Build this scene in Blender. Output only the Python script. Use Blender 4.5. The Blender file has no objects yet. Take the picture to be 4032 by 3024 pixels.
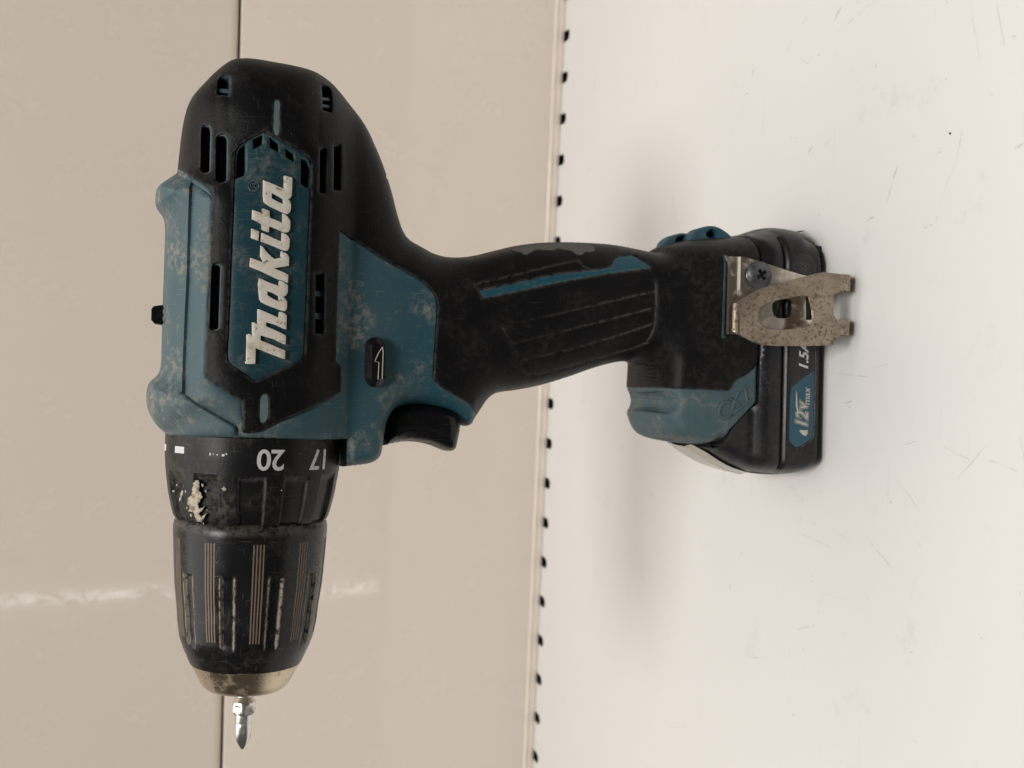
import bpy, bmesh, math, random
import numpy as np
from mathutils import Vector, Matrix
from mathutils.geometry import delaunay_2d_cdt
random.seed(4); rng = np.random.default_rng(4)
MM = 0.001
sc = bpy.context.scene
R_ = math.radians

# ------------------------------------------------------------------ camera
# a phone held sideways: image right = down in the place, about 35 cm in front of the drill, looking 17 degrees down
PITCH, ROLL, CAM_Y, CAM_Z, FPX = R_(17), R_(1.2), -345.0, 206.0, 4400.0
V_ = np.array([0, math.cos(PITCH), -math.sin(PITCH)])
U0 = np.array([0, math.sin(PITCH), math.cos(PITCH)]); R0 = np.array([1.0, 0, 0])
RI = math.cos(ROLL)*R0 + math.sin(ROLL)*U0
UP = -math.sin(ROLL)*R0 + math.cos(ROLL)*U0
CAM = np.array([0, CAM_Y, CAM_Z])
cam = bpy.data.cameras.new('camera'); camo = bpy.data.objects.new('camera', cam)
sc.collection.objects.link(camo)
cam.sensor_fit = 'HORIZONTAL'; cam.sensor_width = 36.0; cam.lens = FPX*36.0/4032.0
cam.clip_start = 0.01; cam.clip_end = 50
cx, cy, cz = -UP, RI, -V_                      # local axes of the camera (x right, y up, z back)
camo.matrix_world = Matrix(((cx[0], cy[0], cz[0], CAM[0]*MM), (cx[1], cy[1], cz[1], CAM[1]*MM),
                            (cx[2], cy[2], cz[2], CAM[2]*MM), (0, 0, 0, 1)))
cam.dof.use_dof = True; cam.dof.focus_distance = 0.322; cam.dof.aperture_fstop = 20
sc.camera = camo
sc.render.engine = 'CYCLES'
sc.cycles.use_adaptive_sampling = True; sc.cycles.adaptive_threshold = .025
sc.cycles.max_bounces = 6; sc.cycles.diffuse_bounces = 4; sc.cycles.glossy_bounces = 3

# ------------------------------------------------------------------ light
w = bpy.data.worlds.new('World'); sc.world = w; w.use_nodes = True
w.node_tree.nodes['Background'].inputs[0].default_value = (1.0, 0.90, 0.76, 1)
w.node_tree.nodes['Background'].inputs[1].default_value = 0.08
def area(name, loc, target, sx, sy, power, col):
    l = bpy.data.lights.new(name, 'AREA'); l.shape = 'RECTANGLE'; l.size = sx; l.size_y = sy
    l.energy = power; l.color = col
    o = bpy.data.objects.new(name, l); sc.collection.objects.link(o); o.location = loc
    d = Vector(target)-Vector(loc); o.rotation_euler = d.to_track_quat('-Z', 'Y').to_euler()
    return o
area('ceiling_lamp', (0.05, -1.05, 1.65), (0, 0.05, 0.1), 0.46, 0.46, 20, (1.0, 0.985, 0.965))
area('ceiling_tube', (0.0, 0.0, 2.0), (0, 0.05, 0), 2.2, 1.6, 27, (1.0, 0.955, 0.90))
area('strip_light', (-0.73, -1.6, 0.325), (-0.12, 0.26, 0.325), 0.012, 1.15, .36, (0.95, 0.97, 1.0))  # unseen upright strip behind the camera, mirrored as a streak in the wall
vs = sc.view_settings; vs.view_transform = 'Standard'; vs.look = 'None'; vs.exposure = 0.0; vs.gamma = 1.0
vs.use_curve_mapping = False

# ------------------------------------------------------------------ measuring helpers (all lengths in millimetres)
ZM = dict(A=(500, 150, 2212/1200), B=(500, 900, 2212/1200), C=(550, 1650, 2212/900), D=(600, 2300, 1833/800),
          E=(1300, 850, 1.58), F=(2400, 850, 1810/1200), G=(2700, 900, 2.765), H=(2400, 1350, 2.212),
          T=(560, 560, 553/400), S=(3000, 1300, 1276/500), K=(640, 2000, 3.16), L=(2560, 860, 3.16),
          M=(930, 670, 1244/300), N=(930, 1050, 1244/300), X=(2560, 1400, 2074/500), Q=(2000, 1700, 2212/2032),
          W=(2900, 0, 2087/1132), O=(0, 0, 1.0))
def ray(x, y): return V_*FPX + RI*(1512-y) - UP*(x-2016)
def px(k, p): o = ZM[k]; return (o[0]+p[0]/o[2], o[1]+p[1]/o[2])
def at(k, p, Y=0.0):
    d = ray(*px(k, p)); return CAM + d*((Y-CAM[1])/d[1])
def onfloor(k, p):
    d = ray(*px(k, p)); return CAM + d*(-CAM[2]/d[2])
def plane(k, pts, Y=0.0): return [tuple(at(k, p, Y)[[0, 2]]) for p in pts]
def onH(k, pts, H, off=0.0, Y0=-14.0):
    """where the sight lines through these points of the photograph meet the surface y=-(H(x,z)+off)"""
    D = np.array([ray(*px(k, p)) for p in pts]); Y = np.full(len(pts), Y0)
    for i in range(9):
        Q = CAM + D*((Y-CAM[1])/D[:, 1])[:, None]
        if i < 8: Y = -(H(Q[:, [0, 2]])+off)
    return [(q[0], q[2]) for q in Q]
def chaikin(pts, n=1, closed=True):
    for _ in range(n):
        o = []
        m = len(pts)
        rngi = range(m) if closed else range(m-1)
        if not closed: o.append(pts[0])
        for i in rngi:
            a, b = np.array(pts[i]), np.array(pts[(i+1) % m])
            o.append(tuple(a*.75+b*.25)); o.append(tuple(a*.25+b*.75))
        if not closed: o.append(pts[-1])
        pts = o
    return pts
def resample(pts, step, closed=True):
    out = []; m = len(pts)
    for i in range(m if closed else m-1):
        a, b = np.array(pts[i], float), np.array(pts[(i+1) % m], float)
        k = max(1, int(np.hypot(*(b-a))/step))
        for j in range(k): out.append(tuple(a+(b-a)*j/k))
    if not closed: out.append(tuple(pts[-1]))
    return out
def segdist(P, segs):
    """distance of points P (n,2) to segments (m,4)"""
    best = np.full(len(P), 1e9)
    for i in range(0, len(segs), 64):
        s = segs[i:i+64]; a = s[None, :, :2]; b = s[None, :, 2:]; ab = b-a
        t = np.clip(((P[:, None]-a)*ab).sum(2)/np.maximum((ab*ab).sum(2), 1e-12), 0, 1)
        d = np.sqrt((((a+ab*t[..., None])-P[:, None])**2).sum(2)).min(1)
        best = np.minimum(best, d)
    return best
def segs_of(pts, closed=True):
    p = np.array(pts, float); q = np.roll(p, -1, 0) if closed else p[1:]
    if not closed: p = p[:-1]
    return np.hstack([p, q])
def inside(P, poly):
    poly = np.array(poly, float); x, y = P[:, 0], P[:, 1]; c = np.zeros(len(P), bool)
    a = poly; b = np.roll(poly, -1, 0)
    for (x1, y1), (x2, y2) in zip(a, b):
        if y1 == y2: continue
        m = ((y1 > y) != (y2 > y)) & (x < (x2-x1)*(y-y1)/(y2-y1)+x1); c ^= m
    return c
def sstep(a, b, x): t = np.clip((x-a)/(b-a), 0, 1); return t*t*(3-2*t)
def prof(t, n=2.2): t = np.clip(t, 0, 1); return (1-(1-t)**n)**(1/n)
def smax(a, b, k): h = np.clip(.5+.5*(a-b)/k, 0, 1); return b+(a-b)*h+k*h*(1-h)
def offset_pts(pts, d, closed=True):
    """points beside a polyline at signed distance d"""
    o = []
    for s in segs_of(pts, closed):
        a, b = s[:2], s[2:]; t = b-a; L = np.hypot(*t)
        if L < 1e-6: continue
        n = np.array([-t[1], t[0]])/L; o.append(tuple((a+b)/2+n*d))
    return o

# ------------------------------------------------------------------ materials
def newmat(name):
    m = bpy.data.materials.new(name); m.use_nodes = True
    nt = m.node_tree; return m, nt, nt.nodes['Principled BSDF']
def N(nt, t, **kw):
    n = nt.nodes.new(t)
    for k, v in kw.items():
        if k == 'inp':
            for i, x in v.items(): n.inputs[i].default_value = x
        else: setattr(n, k, v)
    return n
def math_(nt, op, a, b=None, clamp=False):
    n = N(nt, 'ShaderNodeMath', operation=op, use_clamp=clamp)
    for i, x in enumerate((a, b)):
        if x is None: continue
        if isinstance(x, (int, float)): n.inputs[i].default_value = x
        else: nt.links.new(x, n.inputs[i])
    return n.outputs[0]
def mixc(nt, f, a, b):
    n = N(nt, 'ShaderNodeMix', data_type='RGBA')
    if isinstance(f, (int, float)): n.inputs[0].default_value = f
    else: nt.links.new(f, n.inputs[0])
    for i, x in ((6, a), (7, b)):
        if isinstance(x, tuple): n.inputs[i].default_value = (*x, 1)
        else: nt.links.new(x, n.inputs[i])
    return n.outputs[2]
def noise(nt, scale, detail=6, rough=.6, stretch=None, rot=(0, 0, 0), off=(0, 0, 0), dist=0.0):
    tc = N(nt, 'ShaderNodeTexCoord'); mp = N(nt, 'ShaderNodeMapping')
    mp.inputs['Scale'].default_value = stretch or (1, 1, 1); mp.inputs['Rotation'].default_value = rot
    mp.inputs['Location'].default_value = off
    nt.links.new(tc.outputs['Object'], mp.inputs[0])
    n = N(nt, 'ShaderNodeTexNoise', inp={'Scale': scale, 'Detail': detail, 'Roughness': rough, 'Distortion': dist})
    nt.links.new(mp.outputs[0], n.inputs['Vector']); return n.outputs[0]
def ramp(nt, v, lo, hi):
    n = N(nt, 'ShaderNodeMapRange', interpolation_type='SMOOTHSTEP', inp={1: lo, 2: hi})
    nt.links.new(v, n.inputs[0]); return n.outputs[0]
def attr(nt, name): return N(nt, 'ShaderNodeAttribute', attribute_name=name).outputs['Fac']
def bump(nt, bsdf, h, strength, dist=.0003):
    b = N(nt, 'ShaderNodeBump', inp={'Strength': strength, 'Distance': dist})
    nt.links.new(h, b.inputs['Height']); nt.links.new(b.outputs[0], bsdf.inputs['Normal'])
def plastic(name, col, rough=.5, dust=(.30, .26, .21), amount=.5, film=.25, scr=.3, spec=.5, grain=.25, gscale=1800, vary=.25):
    """moulded plastic or rubber with dusty patches, a worn pale rim where 'wear' is high, and fine scratches"""
    m, nt, b = newmat(name)
    big = noise(nt, 75, 7, .70); fine = noise(nt, 520, 6, .72, off=(3, 1, 2))
    wear, dst = attr(nt, 'wear'), attr(nt, 'dust')
    v = math_(nt, 'ADD', big, math_(nt, 'MULTIPLY', dst, .16))
    patch = math_(nt, 'MULTIPLY', math_(nt, 'MULTIPLY', ramp(nt, v, .48, .73), ramp(nt, fine, .40, .60)), amount)
    wr = math_(nt, 'MULTIPLY', wear, ramp(nt, fine, .38, .58))
    sp = math_(nt, 'MULTIPLY', ramp(nt, fine, .70, .76), .5*amount)
    s1 = ramp(nt, noise(nt, 230, 3, .5, (14, 1, .6), (.3, .2, .5)), .665, .70)
    s2 = ramp(nt, noise(nt, 230, 3, .5, (.7, 1, 16), (-.4, .1, .7)), .675, .71)
    sc_ = math_(nt, 'MULTIPLY', math_(nt, 'MAXIMUM', s1, s2), scr)
    f = math_(nt, 'MAXIMUM', math_(nt, 'MAXIMUM', patch, math_(nt, 'MULTIPLY', wr, .75)), math_(nt, 'MAXIMUM', sp, sc_))
    flm = math_(nt, 'MULTIPLY', math_(nt, 'MULTIPLY', math_(nt, 'ADD', big, .1), film), math_(nt, 'ADD', dst, .12))
    f = math_(nt, 'MAXIMUM', f, flm, True)
    c1 = mixc(nt, math_(nt, 'MULTIPLY', big, vary*2), col, tuple(x*.6 for x in col))
    d2 = mixc(nt, fine, dust, tuple(x*.55 for x in dust))
    nt.links.new(mixc(nt, f, c1, d2), b.inputs['Base Color'])
    r = math_(nt, 'ADD', math_(nt, 'MULTIPLY', f, .35), math_(nt, 'ADD', math_(nt, 'MULTIPLY', big, .25), rough-.12), True)
    nt.links.new(r, b.inputs['Roughness']); b.inputs['Specular IOR Level'].default_value = spec
    h = math_(nt, 'ADD', math_(nt, 'MULTIPLY', noise(nt, gscale, 3, .6), 1.0), math_(nt, 'MULTIPLY', f, .8))
    bump(nt, b, h, grain, .00015)
    return m
BLUE = (.012, .080, .112)
m_blue = plastic('blue_plastic', BLUE, .46, (.42, .36, .29), .78, .42, .36, .32)
m_plate = plastic('nameplate_plastic', (.008, .048, .066), .44, (.30, .27, .22), .55, .08, .25, .25)
m_basebl = plastic('dusty_blue_plastic', BLUE, .5, (.40, .34, .27), .72, .46, .3, .32)
m_rubber = plastic('black_rubber', (.0056, .0054, .0062), .44, (.17, .163, .152), .12, .02, .14, .14, .75, 1300)
m_core = plastic('dark_interior', (.004, .006, .007), .7, amount=.05, film=0, scr=0)
m_liner = plastic('teal_liner', (.010, .052, .075), .5, amount=.3, film=.1)
m_loop = plastic('strap_loop_plastic', (.012, .075, .110), .5, amount=.3, film=.1)
m_chuck = plastic('chuck_plastic', (.0080, .0082, .0100), .26, (.42, .36, .29), .12, .02, .26, .28, .2, 900)
m_collar = plastic('collar_plastic', (.0075, .0075, .0085), .38, (.24, .22, .18), .30, .03, .26, .22, .25, 1200)
m_trig = plastic('trigger_plastic', (.005, .005, .006), .25, (.12, .11, .1), .12, .02, .15, .3)
m_batt = plastic('battery_plastic', (.0100, .0100, .0125), .34, (.24, .22, .19), .14, .03, .14, .32, .3, 1300)
m_label = plastic('label_print_black', (.010, .010, .011), .34, (.16, .15, .13), .2, .05, .2, .5, .1)
m_labelb = plastic('label_print_blue', (.018, .085, .135), .34, (.2, .2, .18), .12, .05, .15, .5, .05)
m_worn = plastic('worn_rubber', (.13, .125, .115), .8, (.26, .23, .2), .6, .2, .2, .3, .5)
m_groove = plastic('dusty_groove', (.235, .175, .125), .6, (.10, .075, .055), .6, 0, .1, .3)
m_stripe = plastic('worn_inlay', (.085, .16, .175), .55, (.30, .30, .27), .6, .3, .2)
m_hole = plastic('painted_recess_shade', (.003, .003, .003), .6, amount=.05, film=0, scr=0)  # near-black tone standing in for the shade inside small recesses
def simple(name, col, rough=.5, metal=0.0, spot=None, lo=.5, hi=.68, scale=350, bmp=.1, rough2=None, spot2=None, brush=None):
    m, nt, b = newmat(name); b.inputs['Metallic'].default_value = metal
    big = noise(nt, scale, 8, .68); c = col
    if spot:
        f = ramp(nt, big, lo, hi); c = mixc(nt, f, col, spot)
        if spot2:
            f2 = ramp(nt, noise(nt, scale*.16, 7, .74, (1, 1, .55), off=(4, 4, 1)), .53, .68); c = mixc(nt, f2, c, spot2)
            f = math_(nt, 'MAXIMUM', f, f2)
        nt.links.new(c, b.inputs['Base Color'])
        nt.links.new(math_(nt, 'ADD', math_(nt, 'MULTIPLY', f, (rough2 or rough)-rough), rough), b.inputs['Roughness'])
        if metal: nt.links.new(math_(nt, 'MULTIPLY', math_(nt, 'SUBTRACT', 1.0, f), metal), b.inputs['Metallic'])
    else:
        b.inputs['Base Color'].default_value = (*col, 1); b.inputs['Roughness'].default_value = rough
    hsrc = big if not brush else noise(nt, 300, 4, .6, brush)
    bump(nt, b, hsrc, bmp, .0002); return m
m_logo = simple('cream_letter_paint', (.74, .68, .60), .5, 0, (.20, .125, .07), .56, .70, 620, .3, .7, (.46, .36, .26))
m_white = simple('white_print', (.62, .62, .64), .5, 0, (.2, .2, .2), .60, .66, 900, .05, .6)
m_print = simple('cream_print', (.52, .49, .42), .5, 0, (.3, .28, .24), .58, .7, 900, .05, .6)
m_pdark = simple('dark_print_outline', (.02, .035, .045), .5, 0, None, bmp=.02)
def rusty(name):
    m, nt, b = newmat(name)
    sm = noise(nt, 110, 7, .72, (1, 1, .6)); mask = ramp(nt, noise(nt, 75, 4, .6, off=(6, 2, 3)), .28, .52); fine = noise(nt, 950, 5, .7, off=(2, 2, 8))
    pit = math_(nt, 'MULTIPLY', ramp(nt, fine, .50, .60), mask)
    red = math_(nt, 'MULTIPLY', ramp(nt, noise(nt, 60, 6, .7, off=(8, 1, 4)), .58, .70), ramp(nt, fine, .40, .55))
    c = mixc(nt, ramp(nt, sm, .36, .66), (.45, .37, .29), (.25, .20, .155))
    c = mixc(nt, math_(nt, 'MULTIPLY', red, .8), c, (.20, .085, .040)); c = mixc(nt, math_(nt, 'MULTIPLY', pit, .85), c, (.055, .036, .025))
    nt.links.new(c, b.inputs['Base Color'])
    f = math_(nt, 'MAXIMUM', pit, red)
    nt.links.new(math_(nt, 'SUBTRACT', .85, math_(nt, 'MULTIPLY', f, .8)), b.inputs['Metallic'])
    nt.links.new(math_(nt, 'ADD', .36, math_(nt, 'MULTIPLY', sm, .25)), b.inputs['Roughness'])
    bump(nt, b, math_(nt, 'SUBTRACT', sm, pit), .35, .0002); return m
m_clip = rusty('rusty_clip_metal')
m_clipb = simple('bright_clip_metal', (.74, .68, .60), .15, 1.0, (.42, .355, .28), .50, .78, 160, .06, .45)
m_screw = simple('grey_screw_metal', (.13, .135, .15), .40, .9, (.06, .063, .07), .45, .65, 600, .6, .6)
m_ring = simple('bronze_chuck_nose', (.60, .51, .38), .21, 1.0, (.27, .205, .14), .50, .76, 240, .30, .45, None, (70, 1, 1))
m_bit = simple('bit_steel', (.68, .67, .64), .30, 1.0, (.22, .19, .15), .52, .68, 300, .3, .4)
m_plaster = simple('dried_plaster', (.50, .43, .34), .85, 0, (.20, .17, .13), .46, .62, 700, .8, .9)
m_brass = simple('clip_edge_metal', (.6, .55, .48), .25, 1.0, None)

m_latch = simple('glossy_latch_plastic', (.46, .42, .36), .16, 0, (.36, .32, .27), .45, .7, 120, .05, .25)
# shelf paint
def paint(name, col, rough, orange, scr, smear, spec=.5, rv=.18, patchy=0.0):
    m, nt, b = newmat(name)
    big = noise(nt, 5, 6, .6); mid = noise(nt, 38, 7, .68, off=(2, 3, 1)); fine = noise(nt, 260, 6, .7)
    s = None
    for k, (st, ro) in enumerate((((1, 46, 1), .35), ((1, 60, 1), 1.9), ((1, 52, 1), -.75), ((1, 70, 1), 1.35))):
        v = ramp(nt, noise(nt, 16, 3, .45, st, (0, 0, ro), (k*3.1, k*1.7, 0)), .695, .72)
        v = math_(nt, 'MULTIPLY', v, ramp(nt, noise(nt, 9, 3, .5, off=(k*2, 5, 1)), .5, .62))
        s = v if s is None else math_(nt, 'MAXIMUM', s, v)
    s = math_(nt, 'MULTIPLY', s, scr)
    sm = math_(nt, 'MULTIPLY', ramp(nt, math_(nt, 'ADD', math_(nt, 'MULTIPLY', mid, .7), math_(nt, 'MULTIPLY', fine, .3)), .55, .76), smear)
    f = math_(nt, 'MAXIMUM', s, sm)
    c = mixc(nt, math_(nt, 'MULTIPLY', big, .6), col, tuple(x*.93 for x in col))
    nt.links.new(mixc(nt, f, c, tuple(x*y for x, y in zip(col, (.42, .40, .38)))), b.inputs['Base Color'])
    ro_ = math_(nt, 'ADD', math_(nt, 'MULTIPLY', mid, rv), rough-rv/2)
    if patchy: ro_ = math_(nt, 'ADD', ro_, math_(nt, 'MULTIPLY', ramp(nt, math_(nt, 'ADD', math_(nt, 'MULTIPLY', mid, .6), math_(nt, 'MULTIPLY', fine, .4)), .50, .56), patchy))
    nt.links.new(ro_, b.inputs['Roughness'])
    b.inputs['Specular IOR Level'].default_value = spec
    h = math_(nt, 'ADD', math_(nt, 'MULTIPLY', noise(nt, 420, 3, .5, off=(1, 1, 9)), 1.0), math_(nt, 'MULTIPLY', noise(nt, 60, 2, .5), .6))
    bump(nt, b, h, orange, .0002)
    return m
m_floor = paint('white_shelf_paint', (.765, .752, .738), .42, .10, .14, .26, .4)
m_wall = paint('cream_wall_paint', (.83, .738, .645), .05, .035, .04, .06, .5, .05, .22)
m_mark = simple('scuff_grey', (.56, .54, .52), .6, 0, (.74, .72, .70), .42, .60, 300, .05, .6)
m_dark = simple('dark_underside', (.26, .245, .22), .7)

# ------------------------------------------------------------------ object helpers
def obj(name, verts, faces, mat, parent=None, smooth=True, angle=35, attrs=None, scale=MM):
    me = bpy.data.meshes.new(name)
    me.from_pydata([(v[0]*scale, v[1]*scale, v[2]*scale) for v in verts], [], [tuple(int(i) for i in f) for f in faces])
    bm = bmesh.new(); bm.from_mesh(me); bmesh.ops.recalc_face_normals(bm, faces=bm.faces); bm.to_mesh(me); bm.free()
    for k, a in (attrs or {}).items():
        at_ = me.attributes.new(k, 'FLOAT', 'POINT'); at_.data.foreach_set('value', np.asarray(a, np.float32))
    me.materials.append(mat)
    if smooth:
        me.polygons.foreach_set('use_smooth', [True]*len(me.polygons)); me.set_sharp_from_angle(angle=R_(angle))
    o = bpy.data.objects.new(name, me); sc.collection.objects.link(o)
    if parent is not None: o.parent = parent
    return o
def tag(o, label=None, cat=None, kind=None, group=None):
    for k, v in (('label', label), ('category', cat), ('kind', kind), ('group', group)):
        if v: o[k] = v
    return o
def cdt(points, polys, lines=()):
    """triangulate points with closed polys and open lines as constraints"""
    vs_ = [Vector((float(p[0]), float(p[1]))) for p in points]; ed = []
    for poly in polys:
        b = len(vs_); vs_ += [Vector((float(p[0]), float(p[1]))) for p in poly]
        ed += [(b+i, b+(i+1) % len(poly)) for i in range(len(poly))]
    for ln in lines:
        b = len(vs_); vs_ += [Vector((float(p[0]), float(p[1]))) for p in ln]
        ed += [(b+i, b+i+1) for i in range(len(ln)-1)]
    r = delaunay_2d_cdt(vs_, ed, [], 0, 1e-4, False)
    P = np.array([(v[0], v[1]) for v in r[0]]); T = np.array([f for f in r[2] if len(f) == 3], int)
    return P, T
def boundary(T):
    cnt = {}
    for t in T:
        for a, b in ((t[0], t[1]), (t[1], t[2]), (t[2], t[0])):
            k = (min(a, b), max(a, b)); cnt[k] = cnt.get(k, 0)+1
    return [k for k, c in cnt.items() if c == 1]
def grid(poly, step):
    p = np.array(poly); x0, z0 = p.min(0); x1, z1 = p.max(0); o = []
    for j, z in enumerate(np.arange(z0, z1, step*.866)):
        for x in np.arange(x0+(j % 2)*step*.5, x1, step): o.append((x, z))
    return np.array(o)
def skin(name, P, T, h, depth, mat, parent, both=False, attrs=None, flat=.06, angle=38):
    """a height-field piece standing off the middle plane (front face at y=-h) with side walls going 'depth' in;
    both=True mirrors it to the far side and closes it along the outline where h is zero"""
    used = np.unique(T); mp = -np.ones(len(P), int); mp[used] = np.arange(len(used)); T2 = mp[T]
    Pu, hu = P[used], h[used]; n = len(used)
    V = [(p[0], -y, p[1]) for p, y in zip(Pu, hu)]; Fs = [tuple(t) for t in T2]
    at2 = {k: list(a[used]) for k, a in (attrs or {}).items()}
    be = boundary(T2)
    if both:
        bi = np.arange(n); zero = hu < flat; extra = {}
        for i in range(n):
            if zero[i]: extra[i] = i
            else:
                extra[i] = len(V); V.append((Pu[i][0], hu[i], Pu[i][1]))
                for k in at2: at2[k].append(at2[k][i])
        Fs += [tuple(extra[i] for i in t[::-1]) for t in T2]
    low = {}
    def lowv(i, sgn):
        if (i, sgn) not in low:
            low[(i, sgn)] = len(V); V.append((Pu[i][0], sgn*max(hu[i]-depth, 0.0), Pu[i][1]))
            for k in at2: at2[k].append(at2[k][i]*.3)
        return low[(i, sgn)]
    if depth > 0:
        for a, b in be:
            if hu[a] < flat and hu[b] < flat: continue
            Fs.append((a, b, lowv(b, -1), lowv(a, -1)))
            if both:
                ea, eb = extra[a], extra[b]
                Fs.append((ea, eb, lowv(b, 1), lowv(a, 1)))
    return obj(name, V, Fs, mat, parent, angle=angle, attrs=at2)
def overlay(name, poly, H, top, mat, parent, holes=(), under=.6, bev=.25, step=1.6, wear=.8, dust=0.0, dome=0.0, edge_step=.9, hook=None):
    """a plate whose outline is poly (x, z) lying on the surface H and standing 'top' proud of it, edges rounded"""
    poly = resample(poly, edge_step); holes = [resample(h_, edge_step) for h_ in holes]
    sg = np.vstack([segs_of(q) for q in [poly]+holes])
    pts = grid(poly, step); pts = pts[inside(pts, poly)] if len(pts) else np.zeros((0, 2))
    ring = np.array([q for pl in [poly]+holes for q in offset_pts(pl, bev)+offset_pts(pl, -bev)])
    d = segdist(pts, sg) if len(pts) else np.zeros(0)
    pts = pts[d > bev*1.6] if len(pts) else pts
    dr = segdist(ring, sg); ring = ring[(dr > bev*.8) & inside(ring, poly)]
    P, T = cdt(np.vstack([pts, ring]) if len(pts) else ring, [poly]+holes)
    c = P[T].mean(1); k = inside(c, poly)
    for h_ in holes: k &= ~inside(c, h_)
    T = T[k]; dd = segdist(P, sg)
    h = H(P)+top-bev*.7*(1-prof(dd/bev, 2))
    if dome: h = h+dome*prof(dd/(dome*2.2), 2)
    if hook is not None: h = h+hook(P)
    return skin(name, P, T, h, top+under, mat, parent, attrs=dict(wear=np.clip(1-dd/(bev*1.6), 0, 1)*wear, dust=np.full(len(P), dust)))
def lathe(name, xs, rs, mat, parent=None, nphi=180, disp=None, cap0=False, cap1=False, attrf=None, angle=30, shape=None):
    """turned around the local x axis"""
    V, Fs, A = [], [], {'wear': [], 'dust': []}
    ph = np.linspace(0, 2*math.pi, nphi, endpoint=False)
    for x, r in zip(xs, rs):
        for p in ph:
            rr = r + (disp(x, p) if disp else 0.0)
            if shape: rr = shape(x, p, rr)
            V.append((x, -rr*math.cos(p), rr*math.sin(p)))
            a = attrf(x, p) if attrf else (0, 0); A['wear'].append(a[0]); A['dust'].append(a[1])
    for i in range(len(xs)-1):
        for j in range(nphi):
            k = (j+1) % nphi; Fs.append((i*nphi+j, i*nphi+k, (i+1)*nphi+k, (i+1)*nphi+j))
    for flag, i in ((cap0, 0), (cap1, len(xs)-1)):
        if flag:
            c = len(V); V.append((xs[i], 0, 0)); A['wear'].append(0); A['dust'].append(0)
            for j in range(nphi): Fs.append((c, i*nphi+j, i*nphi+(j+1) % nphi))
    return obj(name, V, Fs, mat, parent, angle=angle, attrs=A)
def empty(name, parent=None):
    o = bpy.data.objects.new(name, None); sc.collection.objects.link(o); o.empty_display_size = .02
    if parent: o.parent = parent
    return o
def text_mesh(s, size, shear=0.0, offset=0.0, extrude=0.0, space=1.0, align='CENTER'):
    cu = bpy.data.curves.new('t', 'FONT'); cu.body = s; cu.size = size; cu.shear = shear; cu.offset = offset
    cu.extrude = extrude; cu.align_x = align; cu.align_y = 'CENTER'; cu.space_character = space; cu.resolution_u = 5
    o = bpy.data.objects.new('t', cu); sc.collection.objects.link(o)
    dg = bpy.context.evaluated_depsgraph_get(); dg.update(); me = bpy.data.meshes.new_from_object(o.evaluated_get(dg))
    bm = bmesh.new(); bm.from_mesh(me); bmesh.ops.triangulate(bm, faces=bm.faces[:]); bmesh.ops.subdivide_edges(bm, edges=bm.edges[:], cuts=2, use_grid_fill=True); bm.to_mesh(me); bm.free()
    V = [tuple(v.co) for v in me.vertices]; Fs = [tuple(p.vertices) for p in me.polygons]
    bpy.data.objects.remove(o); bpy.data.curves.remove(cu); bpy.data.meshes.remove(me); return V, Fs
def box(name, lo, hi, mat, parent=None, bev=0.0, smooth=True):
    bm = bmesh.new(); bmesh.ops.create_cube(bm, size=1)
    for v in bm.verts: v.co = Vector([(lo[i]+hi[i])/2+v.co[i]*(hi[i]-lo[i]) for i in range(3)])
    if bev: bmesh.ops.bevel(bm, geom=bm.edges[:], offset=bev, segments=3, affect='EDGES', profile=.5)
    bm.verts.index_update(); V = [tuple(v.co) for v in bm.verts]; Fs = [tuple(v.index for v in f.verts) for f in bm.faces]
    bm.free(); return obj(name, V, Fs, mat, parent, smooth=smooth)
def tube(pts, r, n=8):
    """verts, faces of a round tube through 3-D points"""
    pts = [np.array(p, float) for p in pts]; V, Fs = [], []
    for i, p in enumerate(pts):
        t = pts[min(i+1, len(pts)-1)]-pts[max(i-1, 0)]; t = t/np.linalg.norm(t)
        a = np.cross(t, (0, 1, 0)); a = a/np.linalg.norm(a); b = np.cross(t, a)
        rr = r[i] if hasattr(r, '__len__') else r
        for k in range(n):
            q = 2*math.pi*k/n; V.append(p+rr*(a*math.cos(q)+b*math.sin(q)))
    for i in range(len(pts)-1):
        for k in range(n):
            l = (k+1) % n; Fs.append((i*n+k, i*n+l, (i+1)*n+l, (i+1)*n+k))
    Fs.append(tuple(range(n))[::-1]); Fs.append(tuple((len(pts)-1)*n+k for k in range(n))); return V, Fs
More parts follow.
